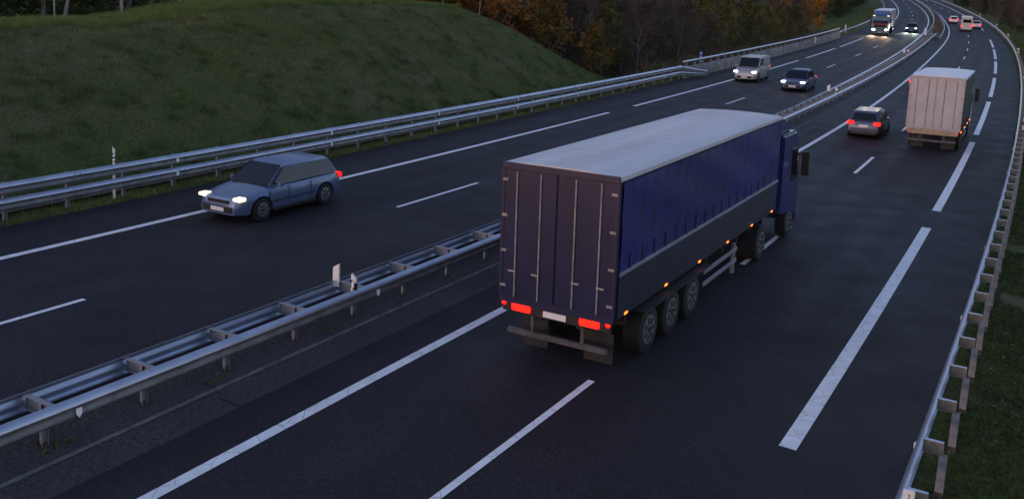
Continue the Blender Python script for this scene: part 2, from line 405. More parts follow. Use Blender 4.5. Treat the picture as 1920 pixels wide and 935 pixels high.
# median double barrier
bar = empty('median_guardrail', (-6.9, 13.1, .6), 'double sided steel guardrail on posts along the median between both carriageways', 'guardrail')
def rebase(root):
    inv = Matrix.Translation(root.location).inverted()
    for ch in root.children: ch.matrix_parent_inverse = inv
p, t = path('Bar', 2.62, 144, 1.755)
mp_ = cpost_mesh(.71, .11, .06)
pf, tf = path('Bar', 2.0, 145, SP)
beam('rail', pf, tf, .595, bar, 1, back=.37); beam('rail', pf, tf, .605, bar, -1, back=.37)
lip = [(0, .012), (.02, .012), (.02, -.012), (0, -.012)]
spm = MB(); spm.box((0, 0, .625), (.012, .74, .20)); spm.box((-.045, 0, .725), (.10, .74, .008)); spm.box((-.045, 0, .525), (.10, .74, .008)); spm.box((-.02, -.36, .625), (.05, .012, .17)); spm.box((-.02, .36, .625), (.05, .012, .17))
spo = spm.build('spacer', M_SPC); sp_me = spo.data; bpy.data.objects.remove(spo)
M_BOLT = mat('dark_bolt', (.05, .05, .05), .6, .5); i0 = int(np.argmin(abs(p[:, 1] - 13.1)))
for i, (q, tt) in enumerate(zip(p, t)):
    po = place(mp_, 'post', q, tt, bar); place(sp_me, 'spacer', q, tt, bar)
    if i % 4 == (i0 % 4) : bm_ = MB(); bolt_rows(bm_, q + np.array([tt[0] * .35, tt[1] * .35, 0]), tt, .595, 1, .43); bm_.build('bolt_heads', M_BOLT, bar)
    if i % 4 == (i0 % 4): place(ME_REFL, 'reflector', q + np.array([tt[0] * .3, tt[1] * .3, 0]), tt, bar, .55, .46)
rebase(bar)

# left double rail
gl = empty('roadside_guardrail', (-11.8, 26.8, 1.6), 'two tier steel guardrail along the foot of the grassy mound', 'guardrail')
p, t = path('GLn', 8, 70.4, SP, .0); pm = cpost_mesh(1.08, .11, .06)
beam('upper_rail', p, t, .90, gl, 1, back=.06); beam('lower_rail', p, t, .47, gl, 1, back=.06)
i1 = int(np.argmin(abs(p[:, 1] - 28.7)))
for i, (q, tt) in enumerate(zip(p, t)):
    place(pm, 'post', q, tt, gl)
    if i % 4 == i1 % 4:
        for zz in (.87, .44): place(ME_REFL, 'reflector', q + np.array([tt[0] * .1, tt[1] * .1, 0]), tt, gl, zz, .13)
    if i % 2 == i1 % 2:
        bm_ = MB(); bolt_rows(bm_, q + np.array([tt[0] * .25, tt[1] * .25, 0]), tt, .90, 1, .14); bolt_rows(bm_, q + np.array([tt[0] * .25, tt[1] * .25, 0]), tt, .47, 1, .14); bm_.build('bolt_heads', M_BOLT, gl)
# slanted end pieces that tie into the concrete wall
e0 = p[-1]; tdir = t[-1]
for zz, dn in ((.90, -.36), (.47, -.12)):
    q = np.array([e0, e0 + np.array([tdir[0] * 1.6 + tdir[1] * .5, tdir[1] * 1.6 - tdir[0] * .5, dn * .5]), e0 + np.array([tdir[0] * 3.4 + tdir[1] * 1.05, tdir[1] * 3.4 - tdir[0] * 1.05, dn])])
    q[:, 2] += 0
    beam('end_rail', q, np.array([tdir] * 3), zz, gl, 1, back=.06)
rebase(gl)

# right rail
gr = empty('verge_guardrail', (7, 14.2, .7), 'single steel guardrail on spaced posts along the right grass verge', 'guardrail')
p, t = path('GR', 6, 325, 1.77); p[:, 2] = S(p[:, 0], p[:, 1])
beam('rail', p, t, .62, gr, -1, back=0.)
pr = cpost_mesh(.62, .10, .12, .01); prs = MB()
brm = MB(); brm.box((0, -.15, .66), (.008, .29, .19), 1); brm.box((.035, -.15, .757), (.075, .29, .008)); brm.box((.035, -.15, .563), (.075, .29, .008)); brm.box((.03, -.295, .66), (.07, .008, .19))
bro = brm.build('bracket', [M_GALV, M_BRK]); br_me = bro.data; bpy.data.objects.remove(bro)
far_mb = MB()
for i, (q, tt) in enumerate(zip(p, t)):
    if i < 96:
        place(pr, 'post', q, tt, gr, -.05, .25); place(br_me, 'bracket', q, tt, gr)
    else:
        c = (q[0] + tt[1] * .27, q[1] - tt[0] * .27, q[2] + .25); far_mb.box(c, (.1, .06, .9))
        far_mb.box((q[0] + tt[1] * .15, q[1] - tt[0] * .15, q[2] + .66), (.29, .07, .19), 0, Matrix.Rotation(math.atan2(-tt[0], tt[1]), 3, 'Z'))
    if i % 4 == 1: place(ME_REFLA if i > 12 else ME_REFL, 'reflector', q, tt, gr, .60, -.10)
tag(far_mb.build('far_posts', M_GALVD, gr), kind='stuff')
rebase(gr)

# far median rails after the barrier splits
def simple_rail(name, label, line, y0, y1, d, zc, side, step=2.2, h=.75):
    root = empty(name, (0, 0, 0), label, 'guardrail')
    p, t = path(line, y0, y1, step, d); root.location = tuple(p[0])
    beam('rail', p, t, zc, root, side, back=.05)
    me = cpost_mesh(h)
    for i, (q, tt) in enumerate(zip(p, t)):
        if i < 90: place(me, 'post', q, tt, root)
        if i % 6 == 0: place(ME_REFL, 'reflector', q, tt, root, zc, .16 * side)
    rebase(root); return root
simple_rail('far_median_guardrail', 'far steel rail curving beside the oncoming carriageway beyond the median split', 'Lin', 143, 320, 1.0, .6, -1)
simple_rail('far_median_guardrail', 'far steel rail along the planted median edge of the right carriageway', 'Rin', 143, 300, -.95, .6, 1)
simple_rail('far_roadside_guardrail', 'far guardrail on the outside of the oncoming curve beyond the concrete wall', 'La', 131, 320, -.4, .6, 1)
# joint piece between the split rails: a crosswise length of rail with angled braces
jr = empty('crosswise_rail', (64.9, 144, 9.2), 'crosswise rail with slanted braces where the median barrier splits in two', 'barrier')
a, _ = path('Lin', 143, 144, 1, 1.0); b, _ = path('Rin', 143, 144, 1, -.95)
A_, B_ = Vector(a[0]), Vector(b[0])
mb = MB(); mb.tube([A_ + Vector((0, 0, .62)), B_ + Vector((0, 0, .62))], .07, 8); mb.build('cross_bar', M_GALV, jr)
mb = MB(); mb.tube([A_ + Vector((1.6, 4, 1.3)), B_ + Vector((-.6, -.5, .5))], .06, 8); mb.build('brace', M_GALV, jr)
mb = MB(); mb.tube([B_ + Vector((1.6, 4, 1.2)), A_ + Vector((.6, -.5, .5))], .06, 8); mb.build('brace', M_GALV, jr)
for f_ in (.1, .35, .6, .9):
    q = A_.lerp(B_, f_); mb = MB(); mb.box((q.x, q.y, q.z + .25), (.1, .1, .8)); mb.build('post', M_GALVD, jr)
rebase(jr)

# concrete parapet wall with handrail
w0, w1 = 71.0, 133.0
wr = empty('concrete_wall', (12.5, 71, 3.9), 'stained low concrete wall topped by a steel handrail along the oncoming shoulder', 'wall')
p, t = path('wall', w0, w1, 1.5)
loop = [(-.25, -1.2), (.10, -1.2), (.10, -.02), (.04, .30), (0, .80), (-.05, .86), (-.25, .86)]
beam('parapet', p, t, 0, wr, 1, loop=loop, material=M_WALL)
q = p.copy(); q[:, 0] -= t[:, 1] * .15; q[:, 1] += t[:, 0] * .15; q[:, 2] += 1.28
mb = MB(); mb.tube([tuple(v) for v in q], .085, 8); mb.build('handrail', M_GALV, wr, smooth=True)
hm = MB(); hm.prism([(-.10, 0), (.10, 0), (.05, .45), (-.05, .45)], 'x', -.05, .05); ho = hm.build('rail_post', M_WALL); hme = ho.data; bpy.data.objects.remove(ho)
pp, tt_ = path('wall', w0 + .6, w1 - .3, 2.1)
for v, tt in zip(pp, tt_): place(hme, 'rail_post', v, tt, wr, .84, -.15)
pp, tt_ = path('wall', w0 + 1, w1 - 1, 7.4)
rd = MB(); rd.cyl((0, 0, 0), (0, 1, 0), .075, .03, 12); ro = rd.build('reflector', M_REFL); rme = ro.data; bpy.data.objects.remove(ro)
for v, tt in zip(pp, tt_): place(rme, 'reflector', v, tt, wr, .66, .05)
rebase(wr)

# ------------------------------------------------------------------ delineators
def seven(mb, c, s, mi, axis_x, nrm):
    u = Vector(axis_x); n = Vector(nrm)
    def bar_(a, b, w):
        a = Vector((a[0], a[1])); b = Vector((b[0], b[1])); d = (b - a).normalized(); k = Vector((-d.y, d.x)) * w / 2
        q = [a + k, b + k, b - k, a - k]
        v = [Vector(c) + u * (x.x * s) + Vector((0, 0, x.y * s)) + n * e for e in (.003, -.003) for x in q]
        mb.add(v, [(0, 1, 2, 3), (7, 6, 5, 4)] + [(i, (i + 1) % 4, 4 + (i + 1) % 4, 4 + i) for i in range(4)], mi)
    bar_((-.5, .9), (.5, .9), .2); bar_((.42, .9), (-.1, -.9), .2)
def delineator(loc, yaw, label, h=.55, face='white', number=True, slope=1, base=0., w=.15):
    # local: face looks along -y (towards traffic), x to the right
    root = empty('delineator_post', loc, label, 'marker post'); root.rotation_euler = (0, 0, yaw)
    hw = w / 2
    m = MB(); m.prism([(-hw, base), (hw, base), (hw, h - .10 * (slope > 0)), (-hw, h - .10 * (slope < 0))], 'y', -.03, .03); m.build('board', M_WHITEPL, root, bevel=.008)
    if face:
        z1, z0 = (h - .20, h - .50) if face != 'white' or h > .58 else (h - .12, h - .36)
        m = MB(); m.prism([(-hw - .003, z0 + .07), (hw + .003, z0 - .0), (hw + .003, z1 - .07), (-hw - .003, z1)], 'y', -.034, .034); bk = m.build('black_band', M_BLACK, root)
        for k, zz in enumerate((z1 - .085, z0 + .10)):
            m = MB()
            if face == 'white': m.cyl((0, -.038, zz), (0, 1, 0), .038, .012, 16); m.build('reflector', M_REFL, bk)
            elif k == 0: m.prism([(-.03, z1 - .24), (.03, z1 - .27), (.03, z1 - .08), (-.03, z1 - .05)], 'y', -.042, -.030); m.build('reflector', M_AMBER, bk)
    if number:
        m = MB(); seven(m, (0, -.031, h - (.145 if slope else .085)), .035, 0, (1, 0, 0), (0, -1, 0)); m.build('number', M_BLACK, root)
    return root
def at(line, y, d=0, dz=0):
    p, t = path(line, y - 1, y + 1, .5, d); k = len(p) // 2
    return Vector(p[k]) + Vector((0, 0, dz)), math.atan2(t[k][1], t[k][0]) - math.pi / 2
l, a = at('Bar', 18.6, .32, .57); delineator(l, a - .15, 'white marker board with black band, two round reflectors and number 7 on median guardrail', h=.55, w=.14)
l, a = at('Bar', 18.8, -.38, .36); delineator(l, a + .25, 'plain white back of marker board on the median guardrail, nearest pair, left board', h=.52, face=None, number=False, slope=-1, w=.15)
l, a = at('Bar', 62.3, .30, .57); delineator(l, a, 'black banded marker board on the median guardrail beside the dark oncoming car', h=.62, w=.2)
l, a = at('Bar', 63.2, -.38, .40); delineator(l, a, 'plain white marker board on the median guardrail beside the dark oncoming car', h=.55, face=None, number=False, slope=-1, w=.2)
l, a = at('Bar', 105, -.32, .40); delineator(l, a, 'plain white marker board farther along the median guardrail towards the split', h=.6, face=None, number=False, w=.24)
l, a = at('Bar', 104, .2, .60); delineator(l, a, 'small black banded marker board farther along the median guardrail towards the split', h=.6, w=.24)
l, a = at('Bar', 142, -.9, .4); delineator(l, a, 'white marker board at the end of the median barrier before the split', h=1.1, face=None, number=False, w=.3)
l, a = at('GR', 11.45, .10, .06); delineator(l, a + .15, 'marker board with number 7 and amber reflector at the near end of verge guardrail', h=.92, face='amber', w=.15, slope=0)
for y, lab in ((51.2, 'amber marker board on the verge guardrail beside the white truck'), (84, 'tall white marker board with amber strip behind the verge guardrail'), (118, 'amber topped marker board where the verge guardrail starts its bend'), (150, 'white topped marker board midway round the verge guardrail bend'), (178, 'amber marker board on the verge guardrail bend near the exit lane car'), (212, 'farthest small white marker board on the verge guardrail bend')):
    l, a = at('GR', y, .25, .35); delineator(l, a, lab, h=.95, face='amber', number=False, w=.16 + y * .0006)
l, a = at('GLn', 26.7, -.12, -.06); delineator(l, a + .9, 'slim white marker post with black band behind the two tier guardrail', h=1.62, base=-.1, number=False, w=.075)
l, a = at('wall', 115, .12, .3); delineator(l, a, 'small white marker board fixed on the concrete wall', h=.8, face=None, number=False, w=.22)
l, a = at('La', 140, -.3, .3); delineator(l, a, 'white marker post on the guardrail just past the concrete wall', h=1.2, face=None, number=False, w=.22)
# blue marker sign behind the wall
l, a = at('wall', 75.0, -.35, -.25); l.z -= 0
sg = empty('road_sign', l, 'small blue marker sign on a thin pole behind the concrete wall', 'sign'); sg.rotation_euler = (0, 0, a + .5)
m = MB(); m.tube([(0, 0, -.8), (0, 0, 1.65)], .03, 8); m.build('pole', M_GALV, sg)
m = MB(); m.box((0, -.04, 1.62), (.26, .02, .95)); pn = m.build('sign_panel', M_BLUESIGN, sg, bevel=.006)
m = MB()
for zz in (1.95, 1.62, 1.30): m.box((0, -.054, zz), (.10, .006, .07)); m.box((.03, -.054, zz - .08), (.04, .006, .09))
m.build('symbols', M_WHITEPL, pn)
# wire fence along the mound top
fr = empty('wire_fence', (-5, 45, 8), 'thin grey posts and wires of a fence along the mound crest', 'fence')
fp = []
for tt in np.arange(4, 43, 3.35):
    D = 13.6 - max(0, tt - 30) * .25
    x = -13.5 + .494 * tt - .869 * D; y = 23.8 + .869 * tt + .494 * D; z = float(terrain(x, y)) - .07; fp.append((x, y, z))
for q in fp:
    m = MB(); m.tube([(q[0], q[1], q[2] - .2), (q[0] + rng.normal(0, .03), q[1], q[2] + 1.25)], .028, 6); m.build('post', M_GALVD, fr)
for zz in (.5, 1.1):
    m = MB(); m.tube([(q[0], q[1], q[2] + zz) for q in fp], .003, 4); m.build('wire', M_RUST, fr)
rebase(fr)
l, a = at('GR', 121, 1.6, -.2)
pe = empty('thin_pole', l, 'thin grey pole standing in the grass behind the verge guardrail', 'pole'); m = MB(); m.tube([(0, 0, -.5), (0, 0, 2.6)], [.05, .04], 8); m.build('shaft', M_GALVD, pe)
m = MB(); m.cyl((0, 0, 2.62), (0, 0, 1), .055, .05, 8); m.build('cap', M_GALVD, pe)

BEAM = 160.
# ------------------------------------------------------------------ vehicles (local axes: x right, y forward, z up; origin on the road under the rear bumper)
M_DARKSTEEL = mat('dark_grey_steel', (.07, .07, .075), .6, .2, var=.3, scale=5)
M_STRAP = mat('dark_strap', (.03, .035, .07), .6)
def paint(name, col, rough=.35, metal=.0, var=.06): return mat(name, col, rough, metal, var=var, scale=1.5, coat=.25, detail=8)
def put(root, x, y, fwd=True, yaw=0.):
    """stand a vehicle on the road at x, y, heading along the lane (fwd) or against it"""
    e = 2.0; yl = np.array([y - e, y + e]); ref = lx('Rlane', yl) if fwd else lx('Llane', yl)
    h = np.array([ref[1] - ref[0], 2 * e]); h /= np.hypot(*h); h = h if fwd else -h
    c, s = math.cos(yaw), math.sin(yaw); h = np.array([c * h[0] - s * h[1], s * h[0] + c * h[1]])
    z0 = float(G(x, y)); z1 = float(G(x + h[0] * 3, y + h[1] * 3))
    f = Vector((h[0], h[1], (z1 - z0) / 3)).normalized(); r = f.cross(Vector((0, 0, 1))).normalized(); u = r.cross(f)
    m = Matrix((r, f, u)).transposed().to_4x4(); m.translation = Vector((x, y, z0 + .004)); root.matrix_world = m
def wheel(parent, x, y, r, w, rimm=None, dual=False):
    side = 1 if x > 0 else -1
    root = MB(); root.tube([(x - side * w, y, r), (x - side * w * .96, y, r), (x - side * w * .06, y, r), (x, y, r)], [r * .93, r, r, r * .93], 24)
    t = root.build('wheel', M_TYRE, parent, smooth=True)
    m = MB(); rr = r * .62
    m.tube([(x - side * w * .3, y, r), (x + side * .004, y, r), (x + side * .008, y, r)], [rr * .9, rr, rr * .86], 20)
    for k in range(7):
        a = k * 2 * math.pi / 7; m.box((x + side * .012, y + math.cos(a) * rr * .62, r + math.sin(a) * rr * .62), (.014, rr * .42, rr * .22), 1, Matrix.Rotation(a, 3, 'X'))
    m.cyl((x + side * .016, y, r), (1, 0, 0), rr * .2, .02, 10, 1)
    m.build('rim', [M_RIM, M_CHASSIS], t)
    return t
def car(label, col, L=4.3, W=1.78, H=1.46, style='hatch', cat='car', rear_on=True, head_on=False, head_mat=None, metal=.3):
    root = empty('passenger_car' if style != 'van' else 'delivery_van', (0, 0, 0), label, cat)
    pm = paint('car_paint_%d_%d_%d' % tuple(int(c * 999) for c in col), col, .3, metal)
    wr = .32 if style != 'van' else .34; yr, yf = L * .19, L * .80; belt = .90 if style != 'van' else 1.12
    hood = belt - .10
    # body shell
    st = np.unique(np.r_[np.linspace(0, L, 40), np.linspace(yr - .42, yr + .42, 17), np.linspace(yf - .42, yf + .42, 17)])
    V = []; prof = [(0., 0.), (.55, 0.), (.86, .0), (.97, .10), (1., .30), (1., .55), (.985, .80), (.93, .97), (.80, 1.), (.4, 1.02), (0, 1.03)]
    def top(y):
        if style == 'van': return np.interp(y, [0, .05, L - 1.15, L - .35, L - .08, L], [belt, belt, belt, .98, .82, .62])
        if style == 'saloon': return np.interp(y, [0, .04, .7, L - 1.3, L - .45, L - .1, L], [.72, belt + .02, belt + .03, belt, hood - .03, .70, .52])
        return np.interp(y, [0, .05, .3, L - 1.25, L - .45, L - .1, L], [.66, belt - .05, belt + .02, belt, hood - .03, .70, .52])
    def halfw(y): return W / 2 * np.interp(y, [0, .1, .45, L * .5, L - .7, L - .2, L], [.86, .93, .99, 1, .98, .88, .74])
    for y in st:
        zt = float(top(y)); hw = float(halfw(y)); zb = np.interp(y, [0, .25, L - .3, L], [.30, .19, .19, .26])
        for a, b in prof:
            z = zb + (zt - zb) * b; xx = hw * a
            for yc in (yr, yf):
                if abs(y - yc) < .40 and a > .8:
                    za = wr + math.sqrt(.40 ** 2 - (y - yc) ** 2) * .98
                    if z < za: z = za
            V.append((xx, y, z))
    n = len(prof); k = len(st); MV = V + [(-x, y, z) for x, y, z in V]; off_ = len(V); F = []
    for i in range(k - 1):
        for j in range(n - 1):
            q = (i * n + j, (i + 1) * n + j, (i + 1) * n + j + 1, i * n + j + 1); F += [q, tuple(off_ + a for a in q[::-1])]
    for i, fl in ((0, 1), (k - 1, -1)):
        q = [i * n + j for j in range(n)] + [off_ + i * n + j for j in range(n)][::-1]; F.append(tuple(q[::fl]))
    b = MB(); b.add(MV, F); body = b.build('body', pm, root, smooth=True)
    bm = bmesh.new(); bm.from_mesh(body.data); bmesh.ops.remove_doubles(bm, verts=bm.verts, dist=.002); bm.to_mesh(body.data); bm.free()
    # cabin
    if style == 'van': cab = [(.03, belt - .05, .06, H), (L - 1.02, belt - .02, L - 1.55, H)]
    elif style == 'saloon': cab = [(.55, belt - .02, 1.15, H), (L - 1.12, belt - .03, L - 1.95, H - .01)]
    else: cab = [(.06, belt - .05, .42, H - .03), (L - 1.10, belt - .03, L - 1.90, H)]
    (rb, rz, rt, rh), (fb, fz, ft, fh) = cab
    wb, wt = W / 2 * .955, W / 2 * (.76 if style != 'van' else .90)
    P = {}
    for sd in (-1, 1):
        P[sd] = [Vector((sd * wb * .97, rb, rz)), Vector((sd * wb, fb, fz)), Vector((sd * wt, ft, fh)), Vector((sd * wt * .97, rt, rh))]
    c = MB(); mid = (rt + ft) / 2
    rows = [[P[s_][3] for s_ in (-1, 1)], [P[s_][2] for s_ in (-1, 1)]]
    v = P[-1] + P[1]; c.add(v, [(0, 1, 2, 3), (7, 6, 5, 4), (3, 2, 6, 7), (1, 5, 6, 2), (0, 3, 7, 4), (0, 4, 5, 1)])
    c.build('cabin', pm, root, bevel=.085, smooth=True)
    def pane(name, q, inset=(.07, .1), out=.006):
        # quad given by four corners (a b along the bottom, then c d along the top), inset and lifted
        a, b_, c_, d_ = q
        def bl(u, w): return (a * (1 - u) + b_ * u) * (1 - w) + (d_ * (1 - u) + c_ * u) * w
        nrm = (b_ - a).cross(d_ - a).normalized(); cen = (P[-1][0] + P[1][2]) / 2
        if nrm.dot((a + b_ + c_ + d_) / 4 - cen) < 0: nrm = -nrm
        pts = [bl(inset[0], inset[1]), bl(1 - inset[0], inset[1]), bl(1 - inset[0], 1 - inset[1]), bl(inset[0], 1 - inset[1])]
        g = MB(); g.add([p_ + nrm * out for p_ in pts] + [p_ - nrm * .02 for p_ in pts], [(0, 1, 2, 3), (7, 6, 5, 4)] + [(i, (i + 1) % 4, 4 + (i + 1) % 4, 4 + i) for i in range(4)])
        return g.build(name, M_GLASS, root, bevel=.012)
    pane('windscreen', [P[-1][1], P[1][1], P[1][2], P[-1][2]], (.06, .07))
    if style != 'van' or True:
        pane('rear_window', [P[-1][0], P[1][0], P[1][3], P[-1][3]], (.09, .16 if style != 'van' else .52) if style != 'van' else (.12, .30))
    for sd in (-1, 1):
        a, b_, c_, d_ = P[sd]
        spl = (.52,) if style != 'van' else (.68,)
        f_ = spl[0]; m1 = a.lerp(b_, f_); m2 = d_.lerp(c_, f_)
        if style != 'van': pane('side_window', [a, m1, m2, d_], (.075, .12))
        pane('side_window', [m1, b_, c_, m2], (.05, .12))
        if style != 'van': pane('pillar', [a.lerp(b_, f_ - .05), a.lerp(b_, f_ + .04), d_.lerp(c_, f_ + .04), d_.lerp(c_, f_ - .05)], (.0, .13), .004)
    # lamps, bumpers, plates, mirrors, handles
    hz = .70 if style != 'van' else .80
    for sd in (-1, 1):
        x = sd * W / 2 * .76
        m = MB(); tz = .80 if style != 'van' else .95
        m.prism([(x - .17, tz - .07), (x + .17, tz - .07), (x + .17 + sd * .0, tz + .09), (x - .17, tz + .09)], 'y', -.025, .14); m.build('tail_light', M_TAIL if rear_on else M_TAILDIM, root, bevel=.02)
        m = MB(); m.prism([(x - .14, hz - .05), (x + .14, hz - .04), (x + .14, hz + .05), (x - .14, hz + .06)], 'y', L - .30, L - .035); m.build('headlight', (head_mat or M_HEAD) if head_on else M_CLEARL, root, bevel=.02)
        m = MB(); m.box((sd * (W / 2 + .07), fb - .35, belt + .06), (.18, .11, .14)); m.build('wing_mirror', pm, root, bevel=.03)
        for yy_ in (L * .36, L * .58): m = MB(); m.box((sd * (W / 2 - .002), yy_, belt - .16), (.035, .17, .03)); m.build('door_handle', M_CHROME, root, bevel=.006)
        for yc in (yr, yf): wheel(root, sd * (W / 2 - .01), yc, wr, .21)
    if style != 'van':
        for sd in (-1, 1):
            for yy_ in (L * .335, L * .555, L * .735):
                m = MB(); m.box((sd * (W / 2 - .004), yy_, .62), (.014, .014, .50)); m.build('door_seam', M_BLACK, root)
            m = MB(); m.box((sd * (W / 2 - .012), L * .495, .255), (.03, L * .42, .09)); m.build('sill_trim', M_BLACK, root, bevel=.01)
            m = MB(); m.box((sd * (W / 2 - .004), L * .5, .50), (.022, L * .40, .035)); m.build('side_moulding', M_BLACK, root, bevel=.006)
    m = MB(); m.box((0, L - .028, .60), (W * .46, .05, .10)); m.build('grille_bar', M_BLACK, root, bevel=.015)
    m = MB(); m.box((0, -.02, .46), (W * .80, .10, .20)); m.build('rear_bumper', pm, root, bevel=.03)
    m = MB(); m.box((0, -.05, .27), (W * .72, .10, .10)); m.build('diffuser', M_CHASSIS, root, bevel=.02)
    m = MB(); m.box((0, L - .015, .40), (W * .66, .07, .22)); m.build('front_grille', M_CHASSIS, root, bevel=.03)
    m = MB(); m.box((0, -.03, .68 if style != 'van' else .60), (.50, .02, .11)); m.build('number_plate', M_PLATE, root)
    m = MB(); m.box((0, L + .02, .40), (.50, .02, .11)); m.build('number_plate', M_PLATE, root)
    m = MB(); m.box((0, L * .5, .30), (W * .8, L * .82, .22)); m.build('underbody', M_CHASSIS, root)
    return root
def cab_unit(root, y0, W, H, pm, L=2.15, deflector=True, lights=False, top_lights=False, clz=1.0):
    """tractor or rigid-truck cab with its back wall at y0"""
    hw = W / 2
    m = MB(); prof = [(y0, clz), (y0 + L, .55), (y0 + L + .06, 1.15), (y0 + L, 1.75), (y0 + L - .32, H - .35), (y0 + L - .6, H), (y0, H)]
    m.prism(prof, 'x', -hw, hw); cabo = m.build('cab', pm, root, bevel=.07, smooth=True)
    m = MB(); a = (y0 + L + .008, 1.80); b = (y0 + L - .318, H - .40)
    m.prism([a, b, (b[0] - .05, b[1]), (a[0] - .05, a[1])], 'x', -hw * .90, hw * .90); m.build('windscreen', M_GLASS, cabo, bevel=.02)
    for sd in (-1, 1):
        m = MB(); m.prism([(y0 + L - 1.05, 1.80), (y0 + L - .12, 1.80), (y0 + L - .40, H - .55), (y0 + L - 1.05, H - .55)], 'x', sd * hw - .01, sd * hw + .012); m.build('side_window', M_GLASS, cabo)
        m = MB(); m.box((sd * (hw + .20), y0 + L - .12, 2.25), (.22, .12, .75)); m.box((sd * (hw + .08), y0 + L - .2, 2.55), (.2, .05, .05)); m.build('wing_mirror', M_BLACK, root, bevel=.02)
        m = MB(); m.box((sd * hw * .74, y0 + L + .055, .88), (.42, .08, .22)); m.build('headlight', M_HEAD if lights else M_CLEARL, root, bevel=.03)
        if top_lights:
            m = MB(); m.box((sd * hw * .82, y0 + L - .50, H + .02), (.34, .16, .10)); m.build('roof_lamp', M_HEADW, root, bevel=.03)
        wheel(root, sd * (hw - .02), y0 + L - .75, .50, .32)
    m = MB(); m.box((0, y0 + L + .05, 1.42), (W * .72, .04, .42)); m.build('grille', M_CHASSIS, root, bevel=.02)
    m = MB(); m.box((0, y0 + L + .03, .55), (W * .99, .22, .42)); m.build('front_bumper', pm, root, bevel=.05)
    m = MB(); m.box((0, y0 + L + .15, .50), (.5, .02, .11)); m.build('number_plate', M_PLATE, root)
    if deflector:
        m = MB(); m.prism([(y0 + .1, H - .02), (y0 + L - .65, H - .02), (y0 + L - .9, H + .15), (y0 + .2, H + .55), (y0 + .1, H + .55)], 'x', -hw * .86, hw * .86); m.build('roof_deflector', pm, root, bevel=.06, smooth=True)
def box_body(root, y0, y1, W, z0, z1, side_m, roof_m, rear_m, frame_m, low_m=None, zmid=None, name='cargo_box', ribs=True):
    hw = W / 2
    m = MB(); m.box((0, (y0 + y1) / 2, (z0 + z1) / 2), (W - .02, y1 - y0 - .02, z1 - z0 - .02)); body = m.build(name, frame_m, root)
    m = MB(); n = 12; pts = []
    for i in range(n + 1):
        u = -1 + 2 * i / n; pts.append((u * hw, z1 + .02 + .05 * (1 - u * u)))
    pts += [(hw, z1 - .06), (-hw, z1 - .06)]
    m.prism(pts, 'y', y0, y1)
    if ribs:
        k = int((y1 - y0) / .62)
        for i in range(1, k):
            yy_ = y0 + (y1 - y0) * i / k; rp = [(u * hw * .97, z1 + .024 + .05 * (1 - u * u)) for u in np.linspace(-1, 1, 9)]
            m.prism(rp + [(a, b_ - .03) for a, b_ in rp[::-1]], 'y', yy_ - .025, yy_ + .025)
    m.build('roof', roof_m, body)
    for sd in (-1, 1):
        zlo = zmid or z0
        m = MB(); nn = max(3, int((y1 - y0) / .35)); v = []; 
        ysx = np.linspace(y0 + .12, y1 - .12, nn * 4 + 1); zsx = np.linspace(zlo + .02, z1 - .10, 9)
        for yy_ in ysx:
            for zz in zsx:
                bulge = .014 * math.sin((yy_ - y0) * 10.1) + .012 * math.sin(zz * 5 + yy_ * 1.7) + .008 * math.sin(yy_ * 23 + zz * 3)
                v.append((sd * (hw + .010 + bulge * min(1, (zz - zlo) * 3, (z1 - zz) * 3)), yy_, zz))
        nz = len(zsx); m.add(v, [(i * nz + j, (i + 1) * nz + j, (i + 1) * nz + j + 1, i * nz + j + 1) for i in range(len(ysx) - 1) for j in range(nz - 1)])
        m.build('side_curtain', side_m, body, smooth=True)
        for yy_ in np.arange(y0 + .6, y1 - .4, .62): m = MB(); m.box((sd * (hw + .032), yy_, zlo + .16), (.012, .045, .36)); m.build('strap', M_STRAP, body)
        if zmid:
            m = MB(); m.box((sd * (hw + .012), (y0 + y1) / 2, (z0 + zmid) / 2), (.03, y1 - y0 - .2, zmid - z0 - .06)); m.build('lower_side_panel', low_m, body, bevel=.005)
            m = MB(); m.box((sd * (hw + .028), (y0 + y1) / 2, zmid), (.03, y1 - y0 - .16, .075)); m.build('side_rail', frame_m if frame_m.name != 'navy_frame' else M_GALV, body, bevel=.008)
    for sd in (-1, 1):
        m = MB(); m.box((sd * hw * .495, y0 - .012, (z0 + z1) / 2), (hw * .93, .03, z1 - z0 - .18)); dr = m.build('rear_door', rear_m, body, bevel=.012)
        m = MB()
        for xx in (.30, .72): m.tube([(sd * hw * xx, y0 - .045, z0 + .10), (sd * hw * xx, y0 - .045, z1 - .12)], .018, 8)
        m.build('lock_bar', M_GALVD, dr)
        for xx in (.30, .72): m = MB(); m.box((sd * hw * (xx + .05), y0 - .06, z0 + .62), (.16, .02, .035)); m.build('door_handle', M_GALV, dr)
        for zz in np.linspace(z0 + .3, z1 - .3, 4): m = MB(); m.box((sd * hw * .93, y0 - .035, zz), (.12, .03, .05)); m.build('hinge', M_GALVD, dr)
        pass
    m = MB(); m.box((0, y0 - .01, z1 - .02), (W, .06, .12)); m.box((0, y0 - .01, z0 + .02), (W, .06, .14))
    for sd in (-1, 1): m.box((sd * (hw - .03), y0 - .01, (z0 + z1) / 2), (.09, .06, z1 - z0 - .17))
    m.build('rear_frame', frame_m, body, bevel=.01)
    return body
